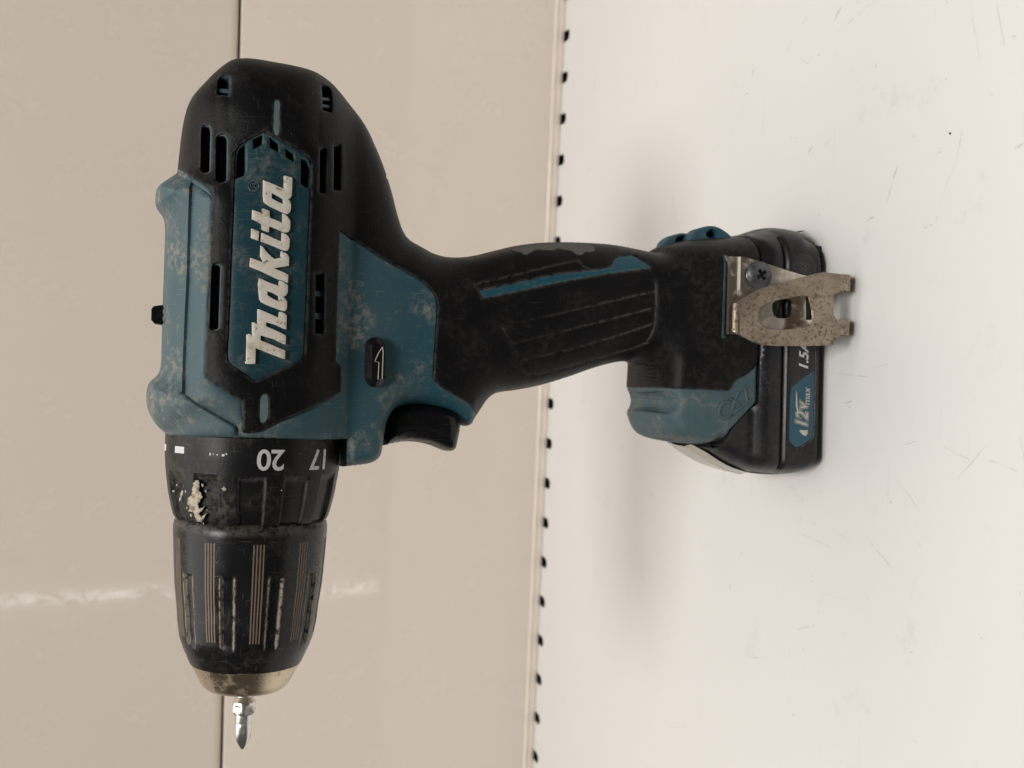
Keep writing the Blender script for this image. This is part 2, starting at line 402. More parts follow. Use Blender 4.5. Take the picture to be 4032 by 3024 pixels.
# ------------------------------------------------------------------ the shelf
WJ, WT, WN = np.array([.4, 257.6]), np.array([.9977, -.0679]), np.array([-.0679, -.9977])
def wpt(s, q, z): p = WJ+WT*s+WN*q; return (p[0], p[1], z)
def shelf():
    outer = [(-520, -165), (520, -165), wpt(520, -3, 0)[:2], wpt(-520, -3, 0)[:2]]
    slots = []
    for k in range(-18, 17):
        s0 = 194.0+22.75*(k-8); a = []
        for i in range(9):
            t = math.pi*i/8; a.append(wpt(s0+3.0*math.cos(t), 7.2+3.0*math.sin(t), 0)[:2])
        a += [wpt(s0-3.0, -1.5, 0)[:2], wpt(s0+3.0, -1.5, 0)[:2]]
        if abs(s0) < 500: slots.append(a)
    P, T = cdt(np.zeros((0, 2)), [outer]+slots); c = P[T].mean(1); k = inside(c, outer)
    for s in slots: k &= ~inside(c, s)
    T = T[k]; n = len(P)
    V = [(p[0], p[1], 0.0) for p in P]+[(p[0], p[1], -1.0) for p in P]
    Fs = [tuple(t) for t in T]+[tuple(t[::-1]+n) for t in T]
    Fs += [(a, b, b+n, a+n) for a, b in boundary(T)]
    f = obj('shelf_board', V, Fs, m_floor, smooth=False); tag(f, 'white painted steel shelf board with scratches and a row of slots', None, 'structure')
    # closed trough added under the slots to stop light from below
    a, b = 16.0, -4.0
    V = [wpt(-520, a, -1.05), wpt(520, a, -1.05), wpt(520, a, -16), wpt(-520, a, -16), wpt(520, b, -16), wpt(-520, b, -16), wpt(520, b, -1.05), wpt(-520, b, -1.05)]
    obj('light_stop_trough', V, [(0, 1, 2, 3), (3, 2, 4, 5), (5, 4, 6, 7), (0, 3, 5, 7), (1, 6, 4, 2)], m_dark, f, smooth=False)
    return f
floor_o = shelf()
def panel(name, z0, z1, q, th, lab, r=.9):
    """a steel back panel with folded edges, front face q in front of the wall line"""
    prof_ = [(q-th, z0), (q-r, z0)] + [(q-r+r*math.sin(t), z0+r-r*math.cos(t)) for t in np.linspace(.2, math.pi/2, 5)]
    prof_ += [(q-r+r*math.cos(t), z1-r+r*math.sin(t)) for t in np.linspace(0, math.pi/2, 6)] + [(q-th, z1)]
    V = [wpt(-520, a, b) for a, b in prof_]+[wpt(520, a, b) for a, b in prof_]; n = len(prof_)
    Fs = [(i, i+1, n+i+1, n+i) for i in range(n-1)]+[(n-1, 0, n, 2*n-1), tuple(range(n)), tuple(range(n, 2*n))]
    return tag(obj(name, V, Fs, m_wall, angle=30), lab, None, 'structure')
lp = panel('back_panel', 1.2, 174.9, 0.0, 6, 'cream steel back panel standing behind the drill', .7)
up_ = panel('back_panel', 176.1, 620, -.5, 6, 'cream steel back panel above the seam', 4.5)
bk = obj('backing', [wpt(-520, -7, -20), wpt(520, -7, -20), wpt(520, -7, 620), wpt(-520, -7, 620)], [(0, 1, 2, 3)], m_dark, lp, smooth=False)
# folded lip along the foot of the lower panel
pr = [(.05, 5.6), (.9, 5.4), (1.3, 4.9), (1.3, 3.3), (1.0, 3.1), (1.0, 2.8), (1.5, 2.6), (1.7, 2.2), (1.7, .25), (.05, .25)]
V = [wpt(-520, a, b) for a, b in pr]+[wpt(520, a, b) for a, b in pr]; n = len(pr)
obj('folded_lip', V, [(i, (i+1) % n, n+(i+1) % n, n+i) for i in range(n)], m_wall, lp, angle=25)
# scuffs and scratches on the board: thin flat marks where the photograph shows them
def scuffs():
    V, Fs = [], []
    def rib(k, pts, wd):
        p3 = [onfloor(k, p)[:2] for p in pts]; n = len(p3); b = len(V)
        for i, p in enumerate(p3):
            t = p3[min(i+1, n-1)]-p3[max(i-1, 0)]; t = t/(np.hypot(*t)+1e-9); m = np.array([-t[1], t[0]])
            ww = .62*wd*(.25+.75*math.sin(math.pi*(i+.5)/n))*random.uniform(.7, 1.2)/2
            V.append((*(p+m*ww), .04)); V.append((*(p-m*ww), .04))
        for i in range(n-1): Fs.append((b+2*i, b+2*i+1, b+2*i+3, b+2*i+2))
    def line(k, a, b, wd, jit=1.5, n=7):
        a, b = np.array(a, float), np.array(b, float)
        rib(k, [tuple(a+(b-a)*i/(n-1)+rng.normal(0, jit, 2)) for i in range(n)], wd)
    for a, b, wd in (((1865, 65), (1980, 118), .5), ((2065, 118), (2185, 172), .5), ((2050, 60), (1925, 205), .4), ((1690, 60), (1750, 40), .35),
                     ((1660, 195), (1765, 335), .35), ((1550, 470), (1640, 575), .45), ((1240, 430), (1390, 498), .45), ((1280, 380), (1330, 400), .4),
                     ((1240, 848), (1310, 832), .7), ((1050, 968), (1120, 972), .5), ((690, 1265), (760, 1272), .4), ((1390, 420), (1480, 475), .3),
                     ((1720, 945), (1745, 943), .6), ((1735, 1315), (1752, 1330), .7), ((1348, 700), (1325, 800), .25), ((1780, 700), (1770, 712), .5),
                     ((1635, 560), (1665, 640), .3), ((2195, 20), (2212, 120), .3), ((1450, 720), (1330, 690), .25)): line('Q', a, b, wd)
    for a, b, wd in (((1000, 5), (730, 240), .4), ((765, 45), (708, 152), 2.0), ((1700, 20), (1765, 450), .3), ((1885, 20), (1945, 330), .4), ((1640, 940), (1600, 1150), .3),
                     ((1600, 1150), (1480, 1450), .35), ((1480, 1450), (1445, 1620), .6), ((1165, 1215), (1135, 1320), 1.0), ((1125, 1330), (1095, 1480), .7), ((550, 1065), (515, 1120), 1.0),
                     ((660, 1020), (645, 1060), .9), ((1490, 1100), (1440, 1118), .8), ((1005, 1570), (945, 1608), 1.2), ((2020, 1085), (2085, 1040), 1.2), ((130, 490), (112, 555), 1.6),
                     ((470, 440), (525, 462), .9), ((1285, 345), (1285, 410), .35), ((1020, 460), (1005, 490), .8), ((1120, 520), (1150, 480), .3), ((940, 690), (1040, 620), .2),
                     ((390, 330), (360, 390), .6), ((1360, 1655), (1420, 1628), 1.0), ((1280, 995), (1305, 978), .8), ((1540, 965), (1560, 970), 1.0), ((510, 130), (480, 175), .6),
                     ((600, 1555), (590, 1562), .9), ((390, 1000), (460, 1000), .4), ((1860, 680), (1850, 700), .7)): line('W', a, b, wd)
    for a, b, wd in (((810, 735), (930, 712), 1.1), ((850, 760), (895, 778), .8), ((640, 425), (1080, 470), .5), ((1110, 390), (1276, 335), .3), ((670, 958), (715, 960), .9), ((560, 1630), (610, 1650), .9)): line('S', a, b, wd)
    for k, x, y, r in [('Q', 1622, 262, .7), ('Q', 1642, 300, .8), ('Q', 1628, 248, .5), ('Q', 1388, 672, .5), ('Q', 2030, 884, .7), ('Q', 1890, 965, .6), ('Q', 952, 664, 1.6), ('Q', 1265, 935, .8), ('Q', 1540, 718, .8),
                       ('Q', 2195, 690, .9), ('Q', 1225, 1215, .9), ('Q', 1430, 1418, .7), ('Q', 1000, 520, .8), ('Q', 480, 440, 1.0), ('Q', 340, 348, .9), ('Q', 1300, 640, 1.0), ('Q', 1305, 620, 1.0),
                       ('W', 2015, 265, 1.3), ('W', 1523, 570, .7), ('W', 1265, 985, .7), ('W', 1552, 968, 1.0), ('W', 940, 890, .5), ('W', 885, 15, 1.4), ('W', 1530, 18, .7), ('W', 600, 398, .9), ('W', 1168, 1210, .8), ('W', 75, 680, 1.2), ('W', 970, 740, .5), ('W', 730, 402, .7)]:
        c = onfloor(k, (x, y)); b = len(V); m = 7
        for i in range(m):
            t = 2*math.pi*i/m; rr = r*random.uniform(.3, .55); V.append((c[0]+rr*math.cos(t), c[1]+rr*1.2*math.sin(t), .04))
        Fs.append(tuple(b+i for i in range(m)))
    o = obj('scuff_marks', V, Fs, m_mark, floor_o, smooth=False); o['kind'] = 'stuff'
scuffs()
# ------------------------------------------------------------------ the drill: body outline (x along the drill, z up) and half-thickness field
drill = empty('cordless_drill')
tag(drill, 'worn teal and black cordless drill driver standing upright on its battery', 'power drill')
S_round = (plane('T', [(125, 1583), (75, 1540), (40, 1480), (22, 1430), (22, 1350), (35, 1310), (75, 1275), (92, 1255), (102, 1210), (104, 1150), (108, 1000), (112, 850), (118, 700), (122, 560), (124, 450), (112, 400), (85, 370), (70, 340), (72, 290), (80, 250), (130, 215), (185, 180)])
  + plane('A', [(366, 955), (375, 860), (400, 640), (430, 500), (475, 410), (560, 320), (640, 240), (720, 178), (770, 158), (850, 152), (930, 158), (1050, 180), (1200, 205), (1340, 240), (1400, 270), (1480, 320), (1560, 400), (1700, 570), (1760, 670), (1800, 760), (1860, 900), (1920, 1080), (1980, 1330), (2030, 1450)], -4)
  + plane('E', [(540, 188), (620, 235), (700, 258), (800, 262), (900, 248), (1000, 222), (1150, 185), (1300, 168), (1450, 165), (1600, 170), (1750, 182), (1880, 210), (1960, 232), (2000, 236)])
  + plane('F', [(270, 195), (310, 176), (400, 152), (520, 140), (650, 136)]) + [(51.4, 26.0)])
S_bot = [(50.8, 24.4), (20, 24.4)] + plane('F', [(868, 1110)], -22)
S_diag = plane('F', [(720, 1245), (696, 1275), (672, 1335), (650, 1362)], -20)
S_frA = plane('F', [(520, 1357), (400, 1350), (300, 1330)], -4)+plane('F', [(230, 1305)], 1)+plane('F', [(165, 1255)], 6)+plane('F', [(130, 1215), (119, 1185)], 9)
S_notch = plane('F', [(120, 1156), (165, 1138), (185, 1100), (165, 1058), (122, 1042)], 9)
S_frB = plane('F', [(122, 1015), (122, 885)], 9)
S_hand = plane('E', [(1840, 906), (1800, 905), (1700, 925), (1600, 955), (1450, 1010), (1300, 1055), (1150, 1085), (1050, 1095), (1000, 1110), (960, 1145), (935, 1190), (914, 1235)])
S_guard = plane('E', [(908, 1270), (890, 1300), (860, 1312), (835, 1308), (800, 1275), (740, 1225), (640, 1195), (560, 1185), (450, 1190), (400, 1205), (370, 1240), (345, 1290), (335, 1350), (322, 1440), (310, 1490), (280, 1525), (220, 1545), (72, 1562)], -4)
S_flat = plane('E', [(65, 1545), (65, 1372)])
S_round = chaikin(S_round, 2, False); S_hand = chaikin(S_hand, 2, False); S_guard = chaikin(S_guard, 2, False); S_frA = chaikin(S_frA, 1, False); S_notch = chaikin(S_notch, 1, False); S_front = S_frA+S_notch+S_frB
S = S_round+S_bot+S_diag+S_front+S_hand+S_guard+S_flat
sg_round = np.vstack([segs_of(S_round, False), segs_of(S_hand, False)])
sg_bot = segs_of([S_round[-1]]+S_bot+S_diag, False)
sg_front = segs_of([S_diag[-1]]+S_frA+S_frB+[S_hand[0]], False); sg_notch = segs_of([S_frA[-1]]+S_notch+[S_frB[0]], False)
sg_guard = segs_of([S_hand[-1]]+S_guard, False)
sg_flat = segs_of([S_guard[-1]]+S_flat+[S_round[0]], False)
ZAX = lambda x: 181.3+(-17.0-x)*.018
def Hbody(P):
    P = np.asarray(P, float); x, z = P[:, 0], P[:, 1]; ins = inside(P, S) | (segdist(P, np.vstack([sg_bot, sg_flat])) < .02)
    z0 = ZAX(x); t = np.clip((z0-z)/27.0, 0, 1); Wc = 27.0*np.maximum(1-t**2.6, 0)**(1/2.6)
    hand = 16.0+1.2*sstep(120, 70, z)+1.5*sstep(120, 150, z)+6.0*sstep(66, 36, z)
    W = np.where(z > z0, 27.0, smax(Wc, hand, 4.0))
    R = 15.0+11.0*sstep(135, 165, z)-4.0*sstep(66, 46, z)
    h = W*prof(segdist(P, sg_round)/R, 2.15)
    h = h*(.93+.07*prof(segdist(P, sg_bot)/1.6, 2.0))*prof(segdist(P, sg_front)/7.0, 2.8)*prof(segdist(P, sg_notch)/1.3, 2.0)*prof(segdist(P, sg_guard)/(4.0+8*sstep(150, 135, z)), 2.2)
    h = h*(.9+.1*prof(segdist(P, sg_flat)/3.0, 2))
    return np.where(ins, h, 0.0)
# -- lines on the body
L_top = onH('A', [(355, 948), (430, 985), (500, 1030), (612, 1095)], Hbody) + onH('A', [(620, 1150), (612, 1300), (605, 1640)], Hbody) \
  + onH('B', [(598, 400), (585, 600), (572, 900), (567, 1060), (585, 1095), (690, 1170), (780, 1222), (834, 1262), (835, 1475), (850, 1487), (905, 1485), (980, 1470), (1100, 1405), (1300, 1320), (1480, 1232), (1552, 1185), (1555, 1090), (1553, 1000), (1518, 968), (1516, 900), (1520, 700), (1530, 400), (1540, 60)], Hbody) \
  + onH('E', [(60, 88), (150, 150), (300, 250), (430, 325), (570, 405), (630, 460), (660, 510), (668, 570), (660, 700), (650, 850), (640, 1000), (655, 1035), (690, 1068), (760, 1110), (860, 1170), (905, 1225)], Hbody) + plane('E', [(930, 1250)])
black_poly = L_top + plane('E', [(1500, 1500), (1860, 1100)]) + plane('F', [(60, 1012)], 9)+onH('F', [(165, 1016), (230, 1019), (300, 1022)], Hbody)+plane('F', [(500, 1030), (688, 1037), (702, 1018), (712, 992), (730, 975), (800, 935), (850, 890), (878, 848), (905, 780)], -21.5) + [(16, 20), (16, 10), (75, 15), (130, 120), (130, 260), (60, 260)]
plate_poly = onH('A', [(1000, 675), (890, 728), (810, 780), (786, 815), (778, 870), (772, 1050), (765, 1300)], Hbody) + onH('B', [(752, 200), (742, 500), (728, 800), (721, 910), (728, 962), (755, 995), (850, 1055), (920, 1106), (938, 1106), (1100, 1030), (1245, 970), (1275, 948), (1288, 905), (1297, 750), (1308, 450), (1318, 100)], Hbody) + onH('A', [(1332, 1200), (1338, 1000), (1336, 900), (1318, 865), (1270, 830), (1130, 750)], Hbody)
def slot(k, x0, y0, x1, y1, r=None, lean=0):
    r = r or (x1-x0)*.42; p = []
    for cx_, cy_, a0 in ((x1-r, y0+r, -90), (x1-r, y1-r, 0), (x0+r, y1-r, 90), (x0+r, y0+r, 180)):
        for a in (0, 30, 60, 90): p.append((cx_+r*math.cos(R_(a0+a)) - lean*((cy_-y0)/(y1-y0)), cy_+r*math.sin(R_(a0+a))))
    return onH(k, p, Hbody)
vents = [slot('A', 538, 632, 616, 985, lean=8), slot('A', 645, 700, 736, 1056, lean=6), slot('A', 1394, 797, 1450, 1132, 20, 4), slot('A', 1496, 770, 1556, 1112, 16, 4),
         slot('B', 612, 255, 688, 742, 30, 16), slot('B', 1362, 320, 1438, 770, 12, 4)]
vents += [onH('A', [(652, 320), (670, 288), (700, 280), (745, 288), (753, 310), (748, 405), (735, 425), (660, 418), (648, 400)], Hbody),
          onH('A', [(1406, 350), (1418, 340), (1460, 352), (1484, 385), (1492, 440), (1490, 540), (1475, 545), (1425, 530), (1412, 510)], Hbody)]
pvents = [onH('A', q, Hbody) for q in ([(795, 868), (812, 805), (858, 772), (860, 958), (850, 1000), (788, 1022)], [(914, 733), (985, 700), (983, 772), (920, 808)], [(1036, 718), (1098, 765), (1104, 830), (1036, 795)],
          [(1150, 798), (1210, 840), (1215, 902), (1152, 862)], [(1262, 868), (1305, 892), (1330, 950), (1320, 1088), (1300, 1085), (1260, 1055)])]
inlays = [chaikin(onH('A', q, Hbody), 1) for q in ([(1066, 470), (1082, 452), (1106, 458), (1110, 500), (1104, 560), (1108, 650), (1095, 715), (1062, 695), (1058, 600), (1068, 540)],)] \
       + [chaikin(onH('B', [(966, 1225), (985, 1200), (1020, 1205), (1026, 1300), (1015, 1385), (985, 1415), (962, 1395), (964, 1300)], Hbody), 1)]
stripe = onH('E', [(922, 466), (1000, 450), (1100, 430), (1250, 396), (1400, 366), (1540, 348), (1620, 338), (1700, 326), (1742, 314), (1756, 285), (1772, 258), (1800, 252), (1870, 242), (1900, 252), (1960, 292), (1988, 315), (1980, 328), (1900, 338), (1750, 358), (1560, 390), (1400, 420), (1250, 453), (1150, 475), (1050, 495), (962, 513), (945, 508)], Hbody)
tray = onH('E', [(893, 428), (1000, 402), (1200, 355), (1350, 318), (1515, 281), (1545, 284), (1580, 312), (1606, 332), (1540, 344), (1400, 361), (1250, 391), (1100, 425), (920, 461)], Hbody)
worn = chaikin(onH('E', [(1120, 212), (1180, 195), (1280, 182), (1420, 172), (1560, 176), (1630, 190), (1648, 215), (1610, 228), (1580, 222), (1560, 248), (1520, 240), (1500, 215), (1440, 210), (1410, 198), (1390, 215), (1330, 212), (1270, 208), (1240, 232), (1205, 246), (1180, 225)], Hbody), 1)
grip_o = onH('E', [(1062, 690), (1120, 790), (1180, 900), (1200, 960), (1222, 985), (1258, 997), (1400, 960), (1650, 890), (1900, 817), (1960, 788), (1995, 735), (2012, 670), (2022, 560), (2020, 412)], Hbody)
g_lines = [onH('E', q, Hbody) for q in ([(1062, 690), (1350, 625), (1700, 540), (2018, 470)], [(1132, 796), (1400, 728), (1750, 640), (2022, 568)], [(1186, 902), (1500, 828), (1800, 742), (2014, 668)])]
rib_lines = [onH('A', [(x, y0), (x-2, y1)], Hbody) for x, y0, y1 in ((945, 455, 525), (975, 440, 535), (1010, 440, 520), (1135, 450, 640), (1160, 455, 690), (1188, 460, 700), (1212, 465, 720))] \
          + [onH('B', [(x, y0), (x-4, y1)], Hbody) for x, y0, y1 in ((1052, 1120, 1290), (1078, 1100, 1300), (1104, 1090, 1300), (1128, 1085, 1250))]
facets = [onH('A', q, Hbody) for q in ([(745, 300), (738, 480), (735, 640)], [(640, 440), (640, 560), (648, 680)], [(1397, 380), (1392, 600), (1390, 760)], [(1580, 770), (1600, 1000), (1560, 1360)])]
ridge = onH('T', [(272, 232), (268, 350), (262, 560), (256, 760), (246, 960), (236, 1200), (232, 1370)], Hbody)
ridge2 = onH('T', [(232, 1370), (300, 1420), (430, 1495), (515, 1545), (520, 1590)], Hbody)
chev = onH('T', [(195, 178), (280, 222), (380, 292)], Hbody)
crease = onH('E', [(690, 600), (900, 590), (1000, 640), (1062, 690)], Hbody)
mid_in = offset_pts(onH('E', [(60, 88), (300, 250), (570, 405), (655, 500), (660, 700), (642, 1000), (690, 1068), (860, 1170)], Hbody), -1.6, False)
polys = [resample(S, 1.1), resample(black_poly, 1.2), resample(plate_poly, 1.1)]+[resample(v, .9) for v in vents+pvents+inlays]+[resample(stripe, 1.0), resample(tray, 1.0), resample(worn, 1.0)]
lines = [resample(l, 1.2, False) for l in [grip_o]+g_lines+rib_lines+facets+[ridge, ridge2, chev]]
gp = grid(S, 1.9); gp = gp[inside(gp, S)]
S_rs = polys[0]; rings = []
for d in (.12, .4, .9, 1.6, 2.6, 3.9, 5.4): rings += [(q, d) for q in offset_pts(S_rs, d)+offset_pts(S_rs, -d)]
rp = np.array([r[0] for r in rings]); rd = np.array([r[1] for r in rings]); ok = inside(rp, S); rp, rd = rp[ok], rd[ok]
rp = rp[segdist(rp, segs_of(S_rs)) > rd*.9]
lp_ = []
for q in polys[1:]:
    for d in (.35, -.35, .8, -.8): lp_ += offset_pts(q, d)
for q in lines:
    for d in ((.3, -.3, .65, -.65) if q is not lines[-3] and q is not lines[-2] else (.4, -.4, .8, -.8, 1.3, -1.3)): lp_ += offset_pts(q, d, False)
lp_ = np.array(lp_); lp_ = lp_[inside(lp_, S)]
allseg = np.vstack([segs_of(q) for q in polys]+[segs_of(q, False) for q in lines])
lp_ = lp_[segdist(lp_, allseg) > .28]; gp = gp[segdist(gp, allseg) > .95]
PB, TB = cdt(np.vstack([gp, rp, lp_]), polys, lines)
cB = PB[TB].mean(1); inS = inside(cB, S); TB, cB = TB[inS], cB[inS]
HB = Hbody(PB); dS = segdist(PB, segs_of(S_rs)); HB[(dS < .004) & (segdist(PB, np.vstack([sg_bot, sg_flat])) > .01)] = 0.0
in_black = inside(cB, black_poly); in_plate = inside(cB, plate_poly)
in_v = np.zeros(len(cB), bool); in_pv = in_v.copy()
for v in vents: in_v |= inside(cB, v)
for v in pvents: in_pv |= inside(cB, v)
in_inl = [inside(cB, v) for v in inlays]; in_str = inside(cB, stripe); in_tray = inside(cB, tray); in_worn = inside(cB, worn)
xb, zb = PB[:, 0], PB[:, 1]
base_x = at('F', (400, 1030), -18)
in_base = (~in_black) & (cB[:, 1] < 75)
fade = sstep(0, 1.5, segdist(PB, np.vstack([sg_round, sg_front, sg_guard])))
def groove(pts, depth, wd, closed=False): return depth*np.exp(-(segdist(PB, segs_of(pts, closed))/wd)**2)
# black over-moulded rubber
d_edge = segdist(PB, np.vstack([segs_of(black_poly), segs_of(plate_poly)]+[segs_of(v) for v in vents+inlays+[stripe, tray]]))
in_gripP = inside(PB, grip_o+[grip_o[0]])
gr = sum(groove(l, .40, .42) for l in g_lines)+groove(grip_o, .45, .45)+sum(groove(l, .22, .3) for l in rib_lines)+sum(groove(l, .28, .9) for l in facets)
d_gl = np.minimum(segdist(PB, np.vstack([segs_of(l, False) for l in g_lines+[grip_o]])), 9)
d_tray = segdist(PB, segs_of(tray)); trayin = inside(PB, tray)
hb = HB+fade*(.75-.35*(1-prof(d_edge/.7, 2)))-gr*fade
hb = hb+fade*.35*np.exp(-((segdist(PB, segs_of(plate_poly))-3.4)/1.2)**2)*(~inside(PB, plate_poly))
hb = hb-np.where(trayin, .7*sstep(0, .5, d_tray), 0)
patch_w = np.exp(-((xb-at('E', (920, 800), -16)[0])/9)**2-((zb-at('E', (920, 800), -16)[2])/9)**2)
wear_glint = np.clip(1-d_edge/.5, 0, 1)*.6+np.clip(1-d_gl/.55, 0, 1)*.8*(.25+.75*sstep(112, 60, zb))  # worn pale edges, lightened further to paint in edge highlights
dustb = .2+.9*sstep(62, 40, zb)+.5*patch_w
rub = skin('rubber_overmould', PB, TB[in_black & ~in_plate & ~in_v & ~in_inl[0] & ~in_inl[1] & ~in_str & ~in_worn], hb, 1.6, m_rubber, drill, True, dict(wear=wear_glint, dust=dustb), angle=50)
skin('worn_patch', PB, TB[in_worn], hb-.05, .4, m_worn, rub, False, dict(wear=wear_glint*0, dust=dustb))
for k, q in enumerate(in_inl): skin('inlay', PB, TB[q], HB+.55, 1.2, m_stripe, rub, False, dict(wear=wear_glint*.5, dust=dustb*0+.6))
dst = segdist(PB, segs_of(stripe))
skin('grip_stripe', PB, TB[in_str], HB+.35-.3*(1-prof(dst/.6, 2)), 1.2, m_blue, rub, False, dict(wear=np.clip(1-dst/.5, 0, 1)*.5, dust=dustb*0-.4))
# teal housing: spine, nose and the panel down to the trigger guard
d_b = segdist(PB, segs_of(black_poly))
# top spine: a narrower ridge with a step down to the strip beside it
def side(line, P):   # signed side of a polyline, positive towards the drill's top or nose
    s = segs_of(line, False); out = np.zeros(len(P)); best = np.full(len(P), 1e9)
    for q in s:
        d = segdist(P, q[None]); t = q[2:]-q[:2]; n_ = np.array([-t[1], t[0]])/np.hypot(*t)
        m = d < best; out[m] = ((P-q[:2])@n_)[m]; best[m] = d[m]
    return out
rl = ridge+ridge2[1:]
sd = side(rl, PB); near = segdist(PB, segs_of(rl, False))
sgn = np.sign(sd)*np.minimum(np.abs(sd), near)
upz = (zb > ZAX(xb)+6) & (xb > -16)
stepd = np.where(upz, -1.0*sstep(.1, -.8, sgn)*np.exp(-np.maximum(near-2.2, 0)/3.0)*(sgn < .1), 0)
top_z = zb > ZAX(xb)
hs = HB+fade*(-.30*(1-prof(d_b/.6, 2)))-1.25*np.exp(-(near/np.where(sgn > 0, 1.5, .45))**2)*fade-groove(chev, .4, .35)*fade
rim = segdist(PB, segs_of(mid_in, False))
hs = hs+np.where(zb < 156, .35*np.exp(-(np.maximum(d_b-.9, 0)/.7)**2), 0)*fade
wears = np.clip(1-d_b/.6, 0, 1)*.35+.22*np.exp(-(near/.7)**2)
dusts = np.clip(.45*sstep(170, 200, zb)+.35*sstep(0, -14, xb)*sstep(160, 175, zb)+.25*np.exp(-((zb-147)/9)**2), 0, 1.2)
hous = skin('housing', PB, TB[(~in_black) & (~in_base)], hs, 40, m_blue, drill, True, dict(wear=wears, dust=dusts), angle=50)
# teal foot cover in front of the grip
hb2 = HB-.3*(1-prof(d_b/.6, 2))*fade
xl = onH('X', [(965, 590), (960, 800), (985, 1000), (1090, 1150), (1230, 1230)], Hbody)
hb2 = hb2-.9*sstep(.8, -.5, side(xl, PB)*-1)*(np.abs(side(xl, PB)) < 8)*0
foot = skin('foot_cover', PB, TB[in_base], hb2-groove(xl, .5, .8), 40, m_basebl, drill, True, dict(wear=np.clip(1-d_b/.6, 0, 1)*.5, dust=np.full(len(PB), .55)), angle=50)
# name plate
d_p = segdist(PB, np.vstack([segs_of(v) for v in pvents+[plate_poly]]))
hp = HB+.05-.3*(1-prof(d_p/.6, 2))
plate = skin('name_plate', PB, TB[in_plate & ~in_pv], hp, 1.6, m_plate, drill, False, dict(wear=np.clip(1-d_p/.5, 0, 1)*.35, dust=np.full(len(PB), .15)))
skin('name_plate', PB, TB[in_plate], hp*-1.0, 0, m_plate, drill)
# dark inside of the motor housing behind the vents
core_t = in_black & (cB[:, 1] > 150)
skin('motor_shroud', PB, TB[core_t], np.maximum(HB-5.0, HB*.5), 0, m_core, drill, True, dict(wear=HB*0, dust=HB*0))
def liner(poly, o0, o1, inset, parent, mat=m_liner):
    p = np.array(resample(poly, .9)); c = p.mean(0); nrm = []
    L = len(p)
    for i in range(L):
        t = p[(i+1) % L]-p[i-1]; n_ = np.array([-t[1], t[0]])/max(np.hypot(*t), 1e-6); nrm.append(n_)
    nrm = np.array(nrm); area2 = np.sum(p[:, 0]*np.roll(p[:, 1], -1)-np.roll(p[:, 0], -1)*p[:, 1])
    if area2 < 0: nrm = -nrm
    q = p+nrm*inset; h = Hbody(p); hq = Hbody(q)
    V = [(a[0], -(y+o0), a[1]) for a, y in zip(p, h)]+[(a[0], -(y+o0), a[1]) for a, y in zip(q, hq)]+[(a[0], -(y+o1), a[1]) for a, y in zip(q, hq)]
    Fs = []
    for i in range(L):
        j = (i+1) % L; Fs += [(i, j, L+j, L+i), (L+i, L+j, 2*L+j, 2*L+i)]
    obj('vent_liner', V, Fs, mat, parent, angle=30)
for v in vents: liner(v, -.35, -4.6, .32, rub)
for v in pvents: liner(v, -.3, -4.6, .05, plate)
def bar(k, a, b, wd, off):
    A_, B_ = [np.array(onH(k, [q], Hbody)[0]) for q in (a, b)]; t = B_-A_; t = t/np.hypot(*t); m = np.array([-t[1], t[0]])*wd/2
    c4 = [A_-m, A_+m, B_+m, B_-m]; hh = Hbody(np.array(c4)); V = [(c[0], -(y+off), c[1]) for c, y in zip(c4, hh)]+[(c[0], -(y+off-2.5), c[1]) for c, y in zip(c4, hh)]
    obj('vent_bar', V, [(0, 1, 2, 3), (0, 4, 5, 1), (1, 5, 6, 2), (2, 6, 7, 3), (3, 7, 4, 0)], m_liner, rub, smooth=False)
for a, b in (((1408, 432), (1488, 442)), ((1412, 482), (1490, 495))): bar('A', a, b, .9, -.9)
for a, b in (((1362, 468), (1436, 478)), ((1360, 628), (1434, 640))): bar('B', a, b, 1.6, -1.2)
bar('A', (652, 372), (748, 380), 1.2, -.9)
